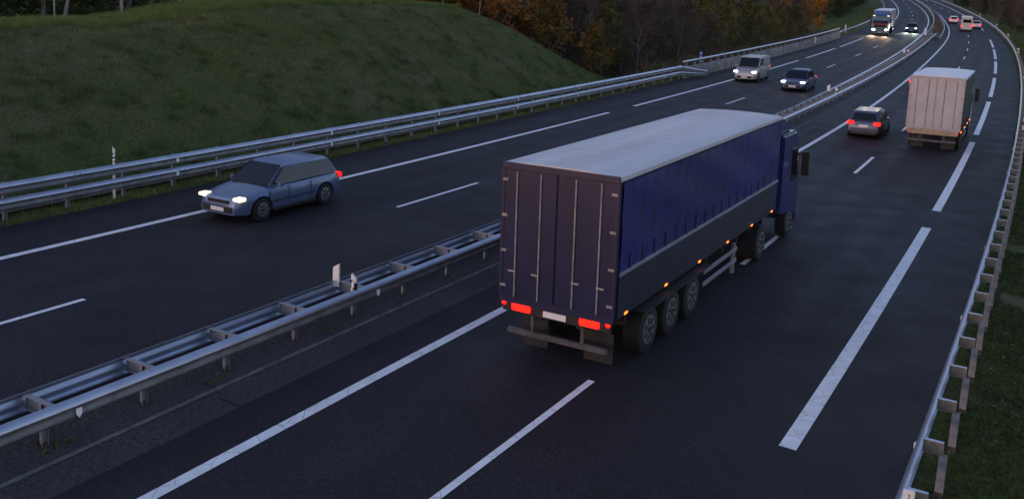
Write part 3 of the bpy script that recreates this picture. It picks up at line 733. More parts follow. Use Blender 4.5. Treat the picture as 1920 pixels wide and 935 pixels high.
def rear_gear(root, W, lz=.95, sep=1.47, outer=2.2, y0=0., flap=True, on=True):
    hw = W / 2
    m = MB(); m.box((0, y0 + .12, .56), (W * .88, .09, .11))
    for sx_ in (-.55, .55): m.box((sx_, y0 + .14, .76), (.07, .06, .36))
    m.build('underrun_bar', M_DARKSTEEL, root, bevel=.012)
    m = MB(); m.box((0, y0 + .05, lz), (W * .95, .08, .24)); lb = m.build('lamp_board', M_CHASSIS, root, bevel=.015)
    for sd in (-1, 1):
        m = MB(); m.box((sd * sep / 2, y0 - .005, lz), (.42, .05, .15)); m.build('tail_light', M_TAIL, root, bevel=.02)
        m = MB(); m.box((sd * outer / 2, y0 - .01, lz + .05), (.09, .06, .09)); m.build('outline_marker_lamp', M_TAIL, root, bevel=.02)
        m = MB(); m.box((sd * .72, y0 + .55, .45), (.62, .02, .62)); m.build('mudflap', M_CHASSIS, root)
    m = MB(); m.box((0, y0 - .003, lz - .02), (.50, .02, .12)); m.build('number_plate', M_PLATE, root)
# blue curtain-sided semi-trailer truck in the fast lane
navy = mat('navy_curtain', (.007, .011, .115), .45, var=.22, scale=1.1, detail=8, bump=.15, bscale=3, stretch=(1, .25, 1))
navyr = mat('navy_rear_panel', (.005, .009, .045), .4, var=.25, scale=1.6, detail=9)
navyf = mat('navy_frame', (.012, .014, .05), .4, var=.1)
dark = mat('dark_side_panel', (.012, .014, .034), .5, var=.3, scale=2)
greyroof = mat('pale_roof_tarpaulin', (.44, .44, .46), .6, col2=(.56, .56, .57), scale=.5, detail=9, stretch=(2.2, .35, 1))
tr = empty('semi_trailer_truck', (0, 0, 0), 'long blue curtain sided truck with pale roof in the lane beside the median guardrail', 'truck')
TL = 11.4
box_body(tr, 0, TL, 2.5, 1.22, 3.96, navy, greyroof, navyr, navyf, dark, 2.12)
rear_gear(tr, 2.5, 1.10, 1.5, 2.28)
m = MB(); m.box((-.45, TL / 2, 1.02), (.14, TL - .4, .34)); m.box((.45, TL / 2, 1.02), (.14, TL - .4, .34))
for yy_ in np.arange(.8, TL, 1.2): m.box((0, yy_, 1.05), (2.3, .08, .14))
m.build('chassis', M_CHASSIS, tr)
for yy_ in (1.9, 3.2, 4.5):
    for sd in (-1, 1): wheel(tr, sd * 1.22, yy_, .50, .38)
    m = MB(); m.tube([(-1.1, yy_, .5), (1.1, yy_, .5)], .07, 8); m.build('axle', M_CHASSIS, tr)
for sd in (-1, 1):
    m = MB()
    for zz in (.55, .85): m.box((sd * 1.20, 6.6, zz), (.03, 2.6, .12))
    m.build('side_guard', M_GALV, tr, bevel=.01)
    m = MB(); m.box((sd * 1.16, 3.2, 1.10), (.5, 4.0, .03)); m.build('mudguard', M_CHASSIS, tr)
    for yy_ in (.5, 2.6, 4.7, 6.8, 8.9, 10.9): m = MB(); m.box((sd * 1.268, yy_, 1.28), (.03, .16, .06)); m.build('side_marker_lamp', M_MARK, tr, bevel=.008)
    m = MB(); m.box((sd * 1.0, 8.3, .55), (.08, .12, 1.0)); m.build('landing_leg', M_GALVD, tr)
cabp = paint('navy_cab_paint', (.014, .022, .11))
cab_unit(tr, TL + .55, 2.46, 3.35, cabp)
m = MB(); m.box((0, TL - .6, .80), (.9, 3.4, .25)); m.build('tractor_frame', M_CHASSIS, tr)
for sd in (-1, 1): wheel(tr, sd * 1.22, TL - 1.2, .50, .5)
put(tr, 2.60 + .571 * (17.2 - 20), 17.2, yaw=.012)
# white box truck in the slow lane
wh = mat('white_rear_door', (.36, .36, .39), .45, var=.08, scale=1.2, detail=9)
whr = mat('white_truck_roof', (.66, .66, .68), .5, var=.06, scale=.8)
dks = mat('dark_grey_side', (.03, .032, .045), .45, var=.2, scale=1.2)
wfr = mat('white_frame', (.32, .32, .34), .45, var=.05)
wt = empty('box_truck', (0, 0, 0), 'white box truck with pale rear doors and dark sides in the slow lane', 'truck')
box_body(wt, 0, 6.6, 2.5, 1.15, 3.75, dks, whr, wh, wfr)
rear_gear(wt, 2.5, .98, 1.49, 2.25)
m = MB(); m.box((0, -.02, 1.02), (2.3, .05, .26)); m.build('tail_lift', mat('tan_board', (.30, .22, .15), .6, var=.2), wt)
m = MB(); m.box((-.42, 4, .86), (.12, 7.4, .28)); m.box((.42, 4, .86), (.12, 7.4, .28)); m.build('chassis', M_CHASSIS, wt)
for sd in (-1, 1):
    wheel(wt, sd * 1.2, 1.9, .48, .5)
    for yy_ in (.4, 2.6, 4.6, 6.3): m = MB(); m.box((sd * 1.275, yy_, 1.08), (.03, .16, .07)); m.build('side_marker_lamp', M_MARK, wt, bevel=.008)
    m = MB()
    for zz in (.55, .82): m.box((sd * 1.20, 4.2, zz), (.03, 2.6, .11))
    m.build('side_guard', M_GALVD, wt)
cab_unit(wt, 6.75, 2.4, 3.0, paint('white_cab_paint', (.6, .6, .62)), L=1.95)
put(wt, 21.5 - .8 * .61, 45.8)
# cars on the right carriageway
c1 = car('blue grey hatchback with red tail lamps left of the white box truck', (.06, .08, .13)); put(c1, 18.8, 49.1)
c2 = car('silver hatchback ahead of the white box truck and half hidden by it', (.32, .33, .36)); put(c2, 32.7, 74.4)
c3 = car('white hatchback with lit tail lamps in the fast lane of the far bend', (.62, .62, .62), metal=0); put(c3, 90.4, 193.2)
c4 = car('tall white van between two cars on the far bend', (.48, .47, .47), L=5.6, W=2.05, H=2.65, style='van', cat='van', metal=0); put(c4, 82.4, 170.8)
c5 = car('pale saloon with lit tail lamps in the exit lane of the far bend', (.5, .5, .52), L=4.5, style='saloon'); put(c5, 88.9, 180.3)
# oncoming traffic (headlamps lit)
def oncoming(root, xf, yf, L):
    """front of the vehicle stands at xf, yf"""
    e = 2.; r = lx('Llane', np.array([yf - e, yf + e])); h = np.array([r[1] - r[0], 2 * e]); h /= np.hypot(*h)
    put(root, xf + h[0] * L, yf + h[1] * L, fwd=False)
o1 = car('steel blue hatchback with warm headlamps nearest in the oncoming outer lane', (.10, .14, .24), L=4.2, rear_on=False, head_on=True, head_mat=M_HEADW); oncoming(o1, -8.1, 24.9, 4.2)
o2 = car('pale grey van with bright headlamps beside the concrete wall', (.34, .34, .35), L=4.7, W=1.85, H=1.85, style='van', cat='van', rear_on=False, head_on=True); oncoming(o2, 17.5, 70.6, 4.7)
o3 = car('dark blue saloon with bright headlamps near the median in the oncoming inner lane', (.03, .045, .11), L=4.5, style='saloon', rear_on=False, head_on=True); oncoming(o3, 19.8, 65.8, 4.5)
o4 = car('dark hatchback with white headlamps on the far oncoming bend', (.05, .07, .12), rear_on=False, head_on=True); oncoming(o4, 64.7, 152.9, 4.3)
ot = empty('lorry', (0, 0, 0), 'far oncoming lorry with grey green cab, blue top and lit roof lamps', 'lorry')
teal = paint('grey_green_cab_paint', (.10, .15, .16)); bluetop = paint('blue_deflector_paint', (.05, .10, .22))
cab_unit(ot, 9.3, 2.45, 2.95, teal, deflector=False, lights=True, top_lights=True)
m = MB(); m.prism([(9.4, 2.97), (10.9, 2.97), (10.5, 3.3), (9.5, 3.7), (9.4, 3.7)], 'x', -1.1, 1.1); m.build('roof_deflector', bluetop, ot, bevel=.05)
m = MB(); m.box((0, 11.52, 1.72), (1.9, .03, .16)); m.build('red_stripe', mat('red_band', (.4, .04, .02), .4), ot)
box_body(ot, 0, 9.0, 2.5, 1.15, 3.7, mat('pale_pink_grey_curtain', (.42, .37, .37), .6, var=.1), whr, wh, wfr, ribs=False)
m = MB(); m.box((-.42, 5, .86), (.12, 9.4, .28)); m.box((.42, 5, .86), (.12, 9.4, .28)); m.build('chassis', M_CHASSIS, ot)
for sd in (-1, 1):
    for yy_ in (1.6, 2.9): wheel(ot, sd * 1.2, yy_, .5, .45)
oncoming(ot, 55.2, 142.0, 11.5)
# lamps of the oncoming traffic light the road ahead of them
def beam_light(root, L, z, sep, power, col, name, ang=60, down=.055):
    for sd in (-1, 1):
        ld_ = bpy.data.lights.new(name, 'SPOT'); ld_.energy = power; ld_.color = col; ld_.spot_size = R(ang); ld_.spot_blend = .8; ld_.shadow_soft_size = .08
        lo_ = bpy.data.objects.new(name, ld_); COL.objects.link(lo_); lo_.parent = root
        dr = Vector((0, 1, -down)); q = dr.to_track_quat('-Z', 'Y'); lo_.matrix_local = Matrix.Translation((sd * sep, L + .12, z)) @ q.to_matrix().to_4x4()
beam_light(ot, 11.5, .88, .9, BEAM * 1.3, (1, .68, .42), 'headlamp_beam')
beam_light(o4, 4.3, .70, .66, BEAM, (.85, 1, .86), 'headlamp_beam')

# ------------------------------------------------------------------ vegetation
def leafmat(name, a, b, c=None, rough=.7):
    m = bpy.data.materials.new(name); m.use_nodes = True; nt = m.node_tree; p = nt.nodes['Principled BSDF']
    p.inputs['Roughness'].default_value = rough; p.inputs['Specular IOR Level'].default_value = .2
    g = nt.nodes.new('ShaderNodeNewGeometry'); oi = nt.nodes.new('ShaderNodeObjectInfo')
    tc = nt.nodes.new('ShaderNodeTexCoord'); n = nt.nodes.new('ShaderNodeTexNoise'); n.inputs['Scale'].default_value = .9; n.inputs['Detail'].default_value = 5
    nt.links.new(tc.outputs['Object'], n.inputs['Vector'])
    ad = nt.nodes.new('ShaderNodeMath'); ad.operation = 'MULTIPLY_ADD'; ad.inputs[1].default_value = .35; nt.links.new(g.outputs['Random Per Island'], ad.inputs[0])
    mu = nt.nodes.new('ShaderNodeMath'); mu.operation = 'MULTIPLY_ADD'; mu.inputs[1].default_value = .3; nt.links.new(oi.outputs['Random'], mu.inputs[0]); nt.links.new(n.outputs['Fac'], mu.inputs[2])
    s_ = nt.nodes.new('ShaderNodeMath'); s_.operation = 'SUBTRACT'; s_.inputs[1].default_value = .28; nt.links.new(mu.outputs[0], s_.inputs[0])
    nt.links.new(s_.outputs[0], ad.inputs[2])
    r = nt.nodes.new('ShaderNodeValToRGB'); r.color_ramp.elements[0].position = .2; r.color_ramp.elements[1].position = .85
    r.color_ramp.elements[0].color = (*a, 1); r.color_ramp.elements[1].color = (*b, 1)
    if c: e = r.color_ramp.elements.new(.5); e.color = (*c, 1)
    nt.links.new(ad.outputs[0], r.inputs[0]); nt.links.new(r.outputs[0], p.inputs['Base Color'])
    tr_ = nt.nodes.new('ShaderNodeBsdfTranslucent'); nt.links.new(r.outputs[0], tr_.inputs[0])
    mx = nt.nodes.new('ShaderNodeMixShader'); mx.inputs[0].default_value = .25
    nt.links.new(p.outputs[0], mx.inputs[1]); nt.links.new(tr_.outputs[0], mx.inputs[2]); nt.links.new(mx.outputs[0], nt.nodes['Material Output'].inputs[0])
    return m
L_ORANGE = leafmat('orange_brown_leaves', (.07, .075, .02), (.50, .20, .05), (.20, .12, .035))
L_GOLD = leafmat('golden_orange_leaves', (.22, .10, .02), (.55, .26, .045), (.38, .17, .03))
L_OLIVE = leafmat('olive_autumn_leaves', (.06, .06, .02), (.24, .19, .05), (.125, .112, .036))
L_EVER = leafmat('dark_evergreen_leaves', (.022, .036, .014), (.10, .13, .040), (.048, .068, .022))
L_TWIG = leafmat('grey_brown_twigs', (.055, .043, .033), (.20, .16, .125), (.112, .09, .068))
M_BARK = mat('grey_bark', (.06, .05, .042), .9, col2=(.16, .14, .125), scale=4, stretch=(1, 1, .25), bump=.5)
M_PALE = mat('pale_bark', (.11, .105, .10), .9, col2=(.22, .21, .20), scale=3, stretch=(1, 1, .3), bump=.4)

def tree_meshes(seed, h, kind, leafm, bark, spread=.34, trunk_r=.13, nl=3000, ntw=900, leaf=.17, low=.22):
    r_ = np.random.default_rng(seed); mb = MB()
    n = 8; tp = [Vector((0, 0, -.6))]
    for i in range(1, n + 1): tp.append(Vector((tp[-1].x + r_.normal(0, .011 * h), tp[-1].y + r_.normal(0, .011 * h), h * .96 * i / n)))
    tr_ = [trunk_r * (1 - .93 * (i / n) ** .8) * (1.35 if i == 0 else 1) for i in range(n + 1)]
    mb.tube(tp, tr_, 8)
    tips = []
    nb = 26 if kind != 'ever' else 34
    for b in range(nb):
        f = low + (1 - low) * ((b + r_.random()) / nb) ** .9; f = min(f, .97); k = f * n; i = min(int(k), n - 1); base = tp[i].lerp(tp[i + 1], k - i)
        az = b * 2.4 + r_.normal(0, .4); ln = h * spread * (1.05 - .75 * abs(f - .45) / .55 if kind != 'ever' else 1.1 - .8 * f) * (.75 + .5 * r_.random())
        el = (.35 + .7 * f if kind != 'ever' else .1 + .4 * f) + r_.normal(0, .12)
        d = Vector((math.cos(az) * math.cos(el), math.sin(az) * math.cos(el), math.sin(el))); pts = [base]; q = base.copy()
        for s_ in range(4):
            d = (d + Vector(r_.normal(0, .16, 3)) + Vector((0, 0, .08))).normalized(); q = q + d * ln / 4; pts.append(q.copy())
            if s_ >= 1: tips.append((q.copy(), d.copy(), ln * .30))
            for c in range(2 if s_ else 1):
                dd = (d + Vector(r_.normal(0, .6, 3))).normalized(); l2 = ln * (.42 - .06 * s_)
                p2 = [q.copy(), q + dd * l2 * .5 + Vector(r_.normal(0, .06, 3)), q + dd * l2 + Vector(r_.normal(0, .12, 3))]
                mb.tube(p2, [trunk_r * .11, trunk_r * .07, trunk_r * .03], 4, cap=False); tips += [(p2[1], dd, l2 * .55), (p2[2], dd, l2 * .6)]
        mb.tube(pts, [trunk_r * (.42 - .09 * s_) * (1.1 - .6 * f) + .008 for s_ in range(5)], 5, cap=False)
    to = mb.build('trunk', bark, smooth=True); tme = to.data; bpy.data.objects.remove(to)
    tp_ = np.array([t_[0] for t_ in tips]); td = np.array([t_[1] for t_ in tips]); tl = np.array([t_[2] for t_ in tips])
    V = []; F = []
    # twigs: thin three sided slivers
    if ntw:
        i = r_.integers(0, len(tips), ntw); o = tp_[i] + r_.normal(0, .10, (ntw, 3)); d = td[i] + r_.normal(0, .55, (ntw, 3)); d[:, 2] += .15; d /= np.linalg.norm(d, axis=1)[:, None]
        e = o + d * (tl[i] * (.6 + .9 * r_.random(ntw)))[:, None] * 1.0
        a = np.cross(d, r_.normal(0, 1, (ntw, 3))); a /= np.linalg.norm(a, axis=1)[:, None]; b = np.cross(d, a); w_ = (.012 + .012 * r_.random(ntw))[:, None]
        V3 = np.stack([o + a * w_, o - a * w_ * .5 + b * w_ * .87, o - a * w_ * .5 - b * w_ * .87, e], 1).reshape(-1, 3)
        q = np.arange(ntw)[:, None] * 4; V.append(V3); F.append(np.concatenate([q + [0, 1, 3], q + [1, 2, 3], q + [2, 0, 3]]))
    if nl:
        base = sum(len(v) for v in V)
        i = r_.integers(0, len(tips), nl); c = tp_[i] + r_.normal(0, 1, (nl, 3)) * (tl[i] * .42)[:, None]
        u = r_.normal(0, 1, (nl, 3)); u[:, 2] *= .6; u /= np.linalg.norm(u, axis=1)[:, None]; w_ = np.cross(u, r_.normal(0, 1, (nl, 3))); w_ /= np.linalg.norm(w_, axis=1)[:, None]
        s_ = (leaf * (.6 + .8 * r_.random(nl)))[:, None]
        P4 = np.stack([c - u * s_, c + w_ * s_ * .5, c + u * s_, c - w_ * s_ * .5], 1).reshape(-1, 3)
        q = base + np.arange(nl)[:, None] * 4; V.append(P4); F.append(np.concatenate([q + [0, 1, 2], q + [0, 2, 3]]))
    cme = npmesh('crown', np.concatenate(V), np.concatenate(F), leafm)
    return tme, cme
KIND = {
 'orange': [tree_meshes(s, 9.5, 'x', L_ORANGE, M_BARK, .30, .13, 5200, 500, .16, .10) for s in (1, 2)],
 'gold': [tree_meshes(9, 10, 'x', L_GOLD, M_BARK, .30, .14, 5200, 400, .17, .14)],
 'bare': [tree_meshes(s, 10.5, 'x', L_TWIG, M_BARK, .30, .12, 350, 5200, .10, .12) for s in (3, 4, 5)],
 'olive': [tree_meshes(s, 10, 'x', L_OLIVE, M_BARK, .31, .14, 4600, 900, .15, .08) for s in (6, 7)],
 'ever': [tree_meshes(s, 7.5, 'ever', L_EVER, M_BARK, .36, .15, 6500, 100, .14, .03) for s in (11, 12)],
 'pale': [tree_meshes(13, 10, 'x', L_TWIG, M_PALE, .28, .11, 60, 2400, .09, .25)],
}
NTREE = [0]
def tree(kind, x, y, s, label, group, name):
    vs = KIND[kind]; tme, cme = vs[NTREE[0] % len(vs)]; NTREE[0] += 1
    z = float(terrain(x, y)) - .1
    root = empty(name, (x, y, z), label, 'tree', group); root.rotation_euler = (random.gauss(0, .04), random.gauss(0, .04), random.uniform(0, 6.28)); root.scale = (s, s, s * random.uniform(.9, 1.12))
    link('trunk', tme, root); link('crown', cme, root); return root
def loc(line, y, D):
    """D metres left of a line at y (negative: right)"""
    p, t = path(line, y - 1, y + 1, 1, -D); return p[1][0], p[1][1]
GRP = {
 'orange': ('orange brown autumn tree in the wood beyond the end of the mound', 'orange brown trees past the mound', 'autumn_tree'),
 'bare': ('nearly leafless grey brown tree in the wood behind the concrete wall', 'bare trees behind the wall', 'bare_tree'),
 'olive': ('olive brown leafy tree in the wood behind the concrete wall', 'olive trees behind the wall', 'broadleaf_tree'),
 'ever': ('dark evergreen bushy tree behind the grassy mound', 'evergreens behind the mound', 'evergreen_tree'),
}
def put_tree(kind, x, y, s, grp=None):
    l_, g_, n_ = grp or GRP[kind]; return tree(kind, x, y, s, l_, g_, n_)
# trees beyond the crest of the mound, left
def tD(t, D): return -13.5 + .494 * t - .869 * D, 23.8 + .869 * t + .494 * D
for t_, D_, s_ in ((5, 24, 1), (9, 20, .9), (11.5, 27, 1.1), (14, 19.5, .85), (16, 25, 1.0), (18.5, 19, .9), (21, 24, 1.05), (24, 29, 1.1), (2, 30, 1.1), (13, 33, 1.2), (19, 34, 1.2), (27, 33, 1.2)):
    x, y = tD(t_, D_); put_tree('ever', x, y, s_)
g = ('bare trunked tree with pale bark behind the crest of the mound', 'pale barked trees behind the mound', 'bare_tree')
for t_, D_, s_ in ((9.2, 16.6, 1), (13.2, 16.8, .8), (17.0, 17.5, .9), (3, 18, 1)):
    x, y = tD(t_, D_); put_tree('pale', x, y, s_, g)
g = ('bare brown tree in the distant wood above the mound', 'bare trees above the mound', 'bare_tree')
for t_, D_, s_ in ((27, 23, 1), (31, 25, 1), (34, 21, .9), (37, 27, 1.1), (30, 36, 1.2), (36, 37, 1.2), (41, 33, 1.2), (25, 40, 1.3), (10, 42, 1.3), (45, 40, 1.3)):
    x, y = tD(t_, D_); put_tree('bare', x, y, s_, g)
for t_, D_, s_ in ((37.5, 16.5, .75), (41, 17.5, .85), (44.5, 16, .95), (44, 21.5, 1), (47.5, 13.5, .95), (48.5, 18.5, 1.0), (49.0, 9.5, .85), (51.5, 12.5, .95), (52, 17, 1.05), (47, 25, 1.1), (51.5, 22, 1.1), (40, 23, 1.0), (51, 7.0, .65)):
    x, y = tD(t_, D_); put_tree('orange', x, y, s_)
# the wood behind the wall
k = 0
for row, D_ in enumerate((4.6, 8.5, 13, 18.5, 25, 33)):
    st_ = 3.6 + row * .45
    for y in np.arange(66 + (row % 2) * 1.5 - row * .5, 127 - row * 1.0, st_):
        yy_ = y + rng.normal(0, .6); dd = D_ + rng.normal(0, .9); x, y2 = loc('GL', yy_, dd)
        if (y2 - 23.8) * .869 + (x + 13.5) * .494 < 52.5 and dd < 30: continue
        kd = 'bare' if (rng.random() < (.78 if yy_ < 92 else .35)) else 'olive'
        if yy_ > 124 and dd < 10: continue
        s_ = rng.uniform(.75, 1.05) if row else rng.uniform(.5, .72)
        put_tree(kd, x, y2, s_)
# the golden tree and the far clearing
l_ = 'bright golden orange tree at the far end of the wood beside the clearing'
x, y = loc('GL', 131, 3.4); tree('gold', x, y, .78, l_, None, 'autumn_tree')
x, y = loc('GL', 129, 7.5); tree('gold', x, y, .85, 'golden orange tree standing behind another golden one at the wood edge', None, 'autumn_tree')
g = ('dark olive tree on the slope beyond the far clearing', 'trees beyond the clearing', 'broadleaf_tree')
for y_, D_, s_ in ((176, 11, .8), (186, 10, .8), (197, 9, .8), (208, 8.5, .8), (219, 8, .8), (231, 8, .8), (243, 8, .8), (258, 8, .9), (163, 15, .8), (152, 18, .8), (150, 24, .9), (160, 22, .9), (170, 20, 1), (180, 18, 1), (192, 15, 1), (205, 14, 1), (155, 34, 1.1), (168, 31, 1.1), (182, 29, 1.1), (196, 26, 1.1), (212, 22, 1.1), (228, 16, 1.1), (245, 14, 1.1), (142, 30, 1), (145, 40, 1.2), (262, 14, 1.1), (222, 30, 1.2), (240, 26, 1.2), (136, 24, .9)):
    x, y2 = loc('La', y_, D_); put_tree('olive' if rng.random() < .6 else 'ever', x, y2, s_, g)
g = ('low dark evergreen shrub along the far edge of the clearing', 'shrubs along the clearing', 'evergreen_shrub')
for y_, D_, s_ in [(y_, 9 - (y_ - 160) * .02 + rng.normal(0, .8), rng.uniform(.42, .65)) for y_ in np.arange(163, 262, 4.6)] + [(y_, 14 + rng.normal(0, 1.0), rng.uniform(.6, .85)) for y_ in np.arange(150, 240, 6)]:
    x, y2 = loc('La', y_, D_); put_tree('ever' if rng.random() < .6 else 'olive', x, y2, s_, g)
g = ('low tangled shrub on the bank close behind the right hand guardrail', 'shrubs behind the bend guardrail', 'shrub')
for y_, D_, s_ in [(y_, 3.6 + rng.random() * 2.6, rng.uniform(.26, .5)) for y_ in np.arange(112, 285, 3.4)]:
    x, y2 = loc('GR', y_, -D_); put_tree('ever' if rng.random() < .4 else 'bare', x, y2, s_, g)
g = ('slim bare tree standing in the far grass clearing', 'bare trees in the clearing', 'bare_tree')
for y_, D_, s_ in ((152, 14.5, .7), (166, 13.5, .65), (200, 9.5, .7), (215, 9, .7)):
    x, y2 = loc('La', y_, D_); put_tree('bare', x, y2, s_, g)
# the wood on the outer side of the bend, right
g = ('dark brown tree in the wood outside the right hand bend', 'trees outside the bend', 'bare_tree')
g2 = ('dark evergreen in the wood outside the right hand bend', 'evergreens outside the bend', 'evergreen_tree')
for y_, D_, s_ in [(y_, d_, s_) for d_, s_, q in ((9, .75, 8), (15, 1, 9), (22, 1.1, 10), (31, 1.2, 12)) for y_, s_ in [(yy_, s_ * rng.uniform(.8, 1.1)) for yy_ in np.arange(88 + d_ * 1.2, 290, q)]]:
    x, y2 = loc('GR', y_ + rng.normal(0, 1.2), -D_ - rng.normal(0, 1.0))
    if rng.random() < .62: put_tree('bare', x, y2, s_, g)
    else: put_tree('ever', x, y2, s_, g2)

# undergrowth, grass: uncountable ground cover
def blades(name, P, hmin, hmax, wd, m, lean=.45, per=1):
    n = len(P); P = np.repeat(P, per, 0); n = len(P)
    hh = rng.uniform(hmin, hmax, n)[:, None]; az = rng.uniform(0, 2 * np.pi, n); a = np.stack([np.cos(az), np.sin(az), np.zeros(n)], 1)
    ld_ = rng.normal(0, lean, (n, 3)); ld_[:, 2] = 1; ld_ /= np.linalg.norm(ld_, axis=1)[:, None]
    w_ = (wd * rng.uniform(.6, 1.4, n))[:, None]; base = P + np.c_[rng.normal(0, .03, (n, 2)), np.zeros(n)]
    V = np.stack([base - a * w_, base + a * w_, base + ld_ * hh], 1).reshape(-1, 3); F = np.arange(3 * n).reshape(-1, 3)
    o = link(name, npmesh(name, V, F, m)); o['kind'] = 'stuff'; return o
GM = leafmat('grass_blades', (.050, .080, .022), (.190, .210, .072), (.102, .136, .042))
GD = leafmat('dry_grass', (.12, .095, .062), (.36, .29, .21), (.22, .175, .12))
def cover(n, t0, t1, d0, d1):
    t = rng.uniform(t0, t1, n); D = d0 + (d1 - d0) * rng.random(n); x = -13.5 + .494 * t - .869 * D; y = 23.8 + .869 * t + .494 * D
    return np.stack([x, y, terrain(x, y) - .07], 1)
P = cover(330000, -8, 56, .35, 17)
def patch(P, s, seed): 
    x, y = P[:, 0] * s + seed, P[:, 1] * s - seed
    return np.sin(x * 1.0 + 1.7 * np.sin(y * .7)) * np.cos(y * .9 + 1.3 * np.sin(x * .8)) + .6 * np.sin(2.3 * x + 1.9 * y) * np.cos(1.6 * y - 2.7 * x) + .35 * np.sin(5.1 * x - 3.3 * y) * np.sin(4.3 * y + 2.2 * x)
pv = patch(P, .55, 3.1); Dv = (lx('GL', P[:, 1]) - P[:, 0]) * .868
bare_p = (pv > .75) & (Dv > 3.5) & (Dv < 11)
P2 = P[~bare_p | (rng.random(len(P)) < .25)]
tall = np.abs((lx('GL', P2[:, 1]) - P2[:, 0]) * .868 - 12.3) < 1.6
blades('mound_grass', P2[~tall], .05, .17, .011, GM, .7)
GC = leafmat('skylit_grass', (.08, .12, .028), (.24, .30, .09), (.15, .20, .055))  # long crest blades, with the sky's light on the crest put into their colour
blades('crest_grass', np.repeat(P2[tall], 2, 0), .12, .32, .010, GC, .45)
blades('dry_grass', P[(pv + .9 * sm(2, 9, Dv) + .5 * sm(22, 8, (P[:, 0] + 13.5) * .494 + (P[:, 1] - 23.8) * .869) * sm(3, 6, Dv) > .72) & (Dv > 2.0) & (Dv < 11.2)][::2], .05, .16, .010, GD, .9)
def verge(line, y0, y1, d0, d1, n, f=terrain):
    y = y0 + (y1 - y0) * rng.random(n) ** 1.3; D = rng.uniform(d0, d1, n); x = lx(line, y) - D / .868
    return np.stack([x, y, f(x, y) - .07], 1)
tc_ = P2[rng.integers(0, len(P2), 5200)]; tD_ = (lx('GL', tc_[:, 1]) - tc_[:, 0]) * .868; tc_ = tc_[(patch(tc_, .9, 7.7) > -.1) & (rng.random(len(tc_)) < 1.25 - tD_ / 11)]
tp2 = np.repeat(tc_, 34, 0) + np.c_[rng.normal(0, .11, (len(tc_) * 34, 2)), np.zeros(len(tc_) * 34)]; tp2[:, 2] = terrain(tp2[:, 0], tp2[:, 1]) - .08
blades('grass_tufts', tp2, .12, .34, .010, leafmat('tuft_grass', (.034, .062, .016), (.14, .17, .05), (.070, .105, .028)), .5)
P = verge('La', 18, 72, .0, .9, 32000); P[:, 2] += .02
blades('verge_grass', P, .06, .20, .011, GM, .5)
P = verge('GR', 8, 60, -5.5, -.03, 100000); blades('right_verge_grass', P[patch(P, .8, 1.) < .9], .04, .15, .011, leafmat('dark_verge_grass', (.018, .030, .008), (.085, .105, .030), (.040, .060, .016)), .7, 2)  # darker green blades than on the mound
P = verge('GR', 8, 50, -5.5, -.5, 900); n_ = len(P); u_ = rng.normal(0, 1, (n_, 3)); u_[:, 2] *= .25; u_ /= np.linalg.norm(u_, axis=1)[:, None]; v_ = np.cross(u_, [0, 0, 1.]) + rng.normal(0, .2, (n_, 3)); s_ = rng.uniform(.02, .05, (n_, 1)); P[:, 2] += .13
o = link('fallen_leaves', npmesh('fallen_leaves', np.stack([P - u_ * s_, P + v_ * s_ * .6, P + u_ * s_, P - v_ * s_ * .6], 1).reshape(-1, 3), np.arange(4 * n_).reshape(-1, 4), leafmat('dead_leaves', (.09, .05, .03), (.30, .20, .13), (.18, .10, .06)))); o['kind'] = 'stuff'
P = verge('GR', 60, 200, -6, .15, 60000); blades('bend_verge_grass', P, .08, .25, .02, GM, .6)
P = verge('La', 134, 230, .3, 24, 60000); blades('clearing_grass', P, .08, .25, .03, GM, .6)
P = verge('Lin', 144, 320, -2.4, -1.2, 12000, lambda x, y: G(x, y) + .06); blades('median_grass', P, .10, .5, .02, GD, .5)
# fallen leaves and moss in the median joint
P = verge('Bar', 9, 60, -.28, .12, 2600, lambda x, y: G(x, y) + .07); P = P[patch(P, 1.5, .4) > .9]; blades('joint_weeds', P, .03, .12, .012, GM, .8, 3)
# undergrowth of the wood
def scrub(name, P, m, h0, h1, w_, per): return blades(name, P, h0, h1, w_, m, .8, per)
P = np.concatenate([np.array([[*loc('GL', yy_, dd), 0] for yy_, dd in zip(rng.uniform(64, 133, 2600), 1.0 + 26 * rng.random(2600) ** 1.4)])])
P = P[(P[:, 1] - 23.8) * .869 + (P[:, 0] + 13.5) * .494 > 51]; P[:, 2] = terrain(P[:, 0], P[:, 1])
scrub('undergrowth', P + np.c_[rng.normal(0, .3, (len(P), 2)), np.zeros(len(P))], L_TWIG, .5, 2.2, .018, 16)
scrub('bramble_leaves', np.repeat(P[::3], 10, 0) + np.c_[rng.normal(0, .5, (len(P[::3]) * 10, 2)), rng.uniform(0, 1.2, len(P[::3]) * 10)], L_OLIVE, .12, .3, .08, 2)
P = np.array([[*loc('GR', yy_, -dd), 0] for yy_, dd in zip(rng.uniform(80, 280, 2200), 5 + 22 * rng.random(2200) ** 1.3)]); P[:, 2] = terrain(P[:, 0], P[:, 1])
scrub('bend_undergrowth', P, L_TWIG, .5, 2.4, .022, 14)


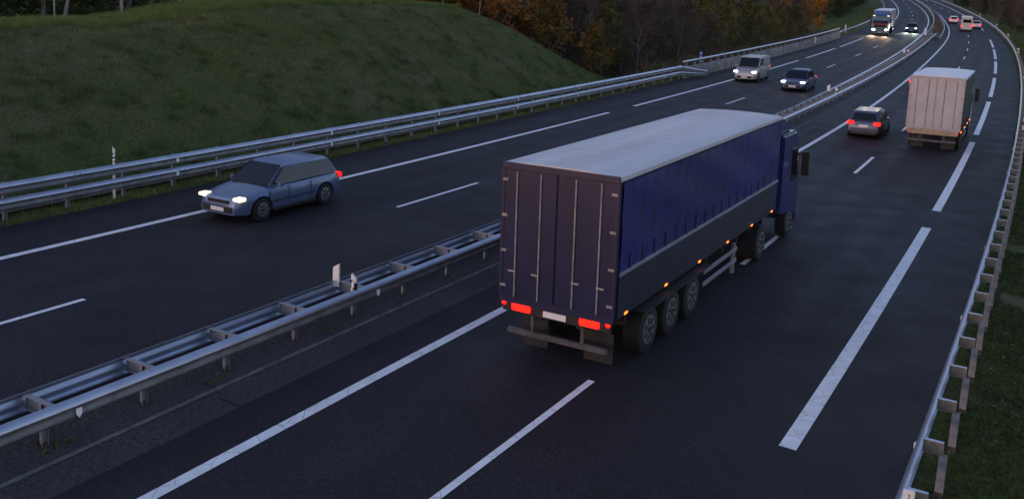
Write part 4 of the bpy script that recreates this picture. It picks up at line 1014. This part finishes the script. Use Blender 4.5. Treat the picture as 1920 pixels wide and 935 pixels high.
# ------------------------------------------------------------------ light and camera
w = bpy.data.worlds.new('World'); scene.world = w; w.use_nodes = True; nt = w.node_tree
bg = nt.nodes['Background']; sky = nt.nodes.new('ShaderNodeTexSky'); sky.sky_type = 'NISHITA'; sky.sun_disc = False
SUN_EL, SUN_AZ = R(5.0), R(240)
sky.sun_elevation = SUN_EL; sky.sun_rotation = SUN_AZ; sky.ozone_density = 2.2; sky.dust_density = .6; sky.altitude = 200
tn = nt.nodes.new('ShaderNodeMix'); tn.data_type = 'RGBA'; tn.blend_type = 'MULTIPLY'; tn.inputs[0].default_value = 1; tn.inputs[7].default_value = (1.22, .90, .94, 1)
nt.links.new(sky.outputs[0], tn.inputs[6]); nt.links.new(tn.outputs[2], bg.inputs[0]); bg.inputs[1].default_value = .15
sl = bpy.data.lights.new('sun', 'SUN'); sl.energy = .05; sl.angle = R(50); sl.color = (1, .74, .66)
so = bpy.data.objects.new('sun', sl); COL.objects.link(so)
d = Vector((math.sin(SUN_AZ) * math.cos(R(25)), math.cos(SUN_AZ) * math.cos(R(25)), math.sin(R(25))))
so.rotation_euler = (-d).to_track_quat('-Z', 'Y').to_euler()
cam = bpy.data.cameras.new('camera'); co = bpy.data.objects.new('camera', cam); COL.objects.link(co)
cam.sensor_fit = 'HORIZONTAL'; cam.sensor_width = 36; cam.lens = 36 * 1715.28 / 1920; cam.shift_y = -172.5 / 1920
cam.clip_end = 3000; cam.clip_start = .1
co.matrix_world = Matrix.Translation((0, 0, 7.389)) @ Matrix.Rotation(math.pi / 2 - .1441, 4, 'X') @ Matrix.Rotation(.0508, 4, 'Z')
scene.camera = co
scene.view_settings.view_transform = 'Standard'; scene.view_settings.look = 'None'; scene.view_settings.gamma = 1; scene.view_settings.exposure = 1.70
scene.view_settings.use_curve_mapping = False
scene.render.engine = 'CYCLES'
cy = scene.cycles; cy.use_denoising = True; cy.max_bounces = 6; cy.diffuse_bounces = 3; cy.glossy_bounces = 3; cy.sample_clamp_indirect = 4; cy.sample_clamp_direct = 0
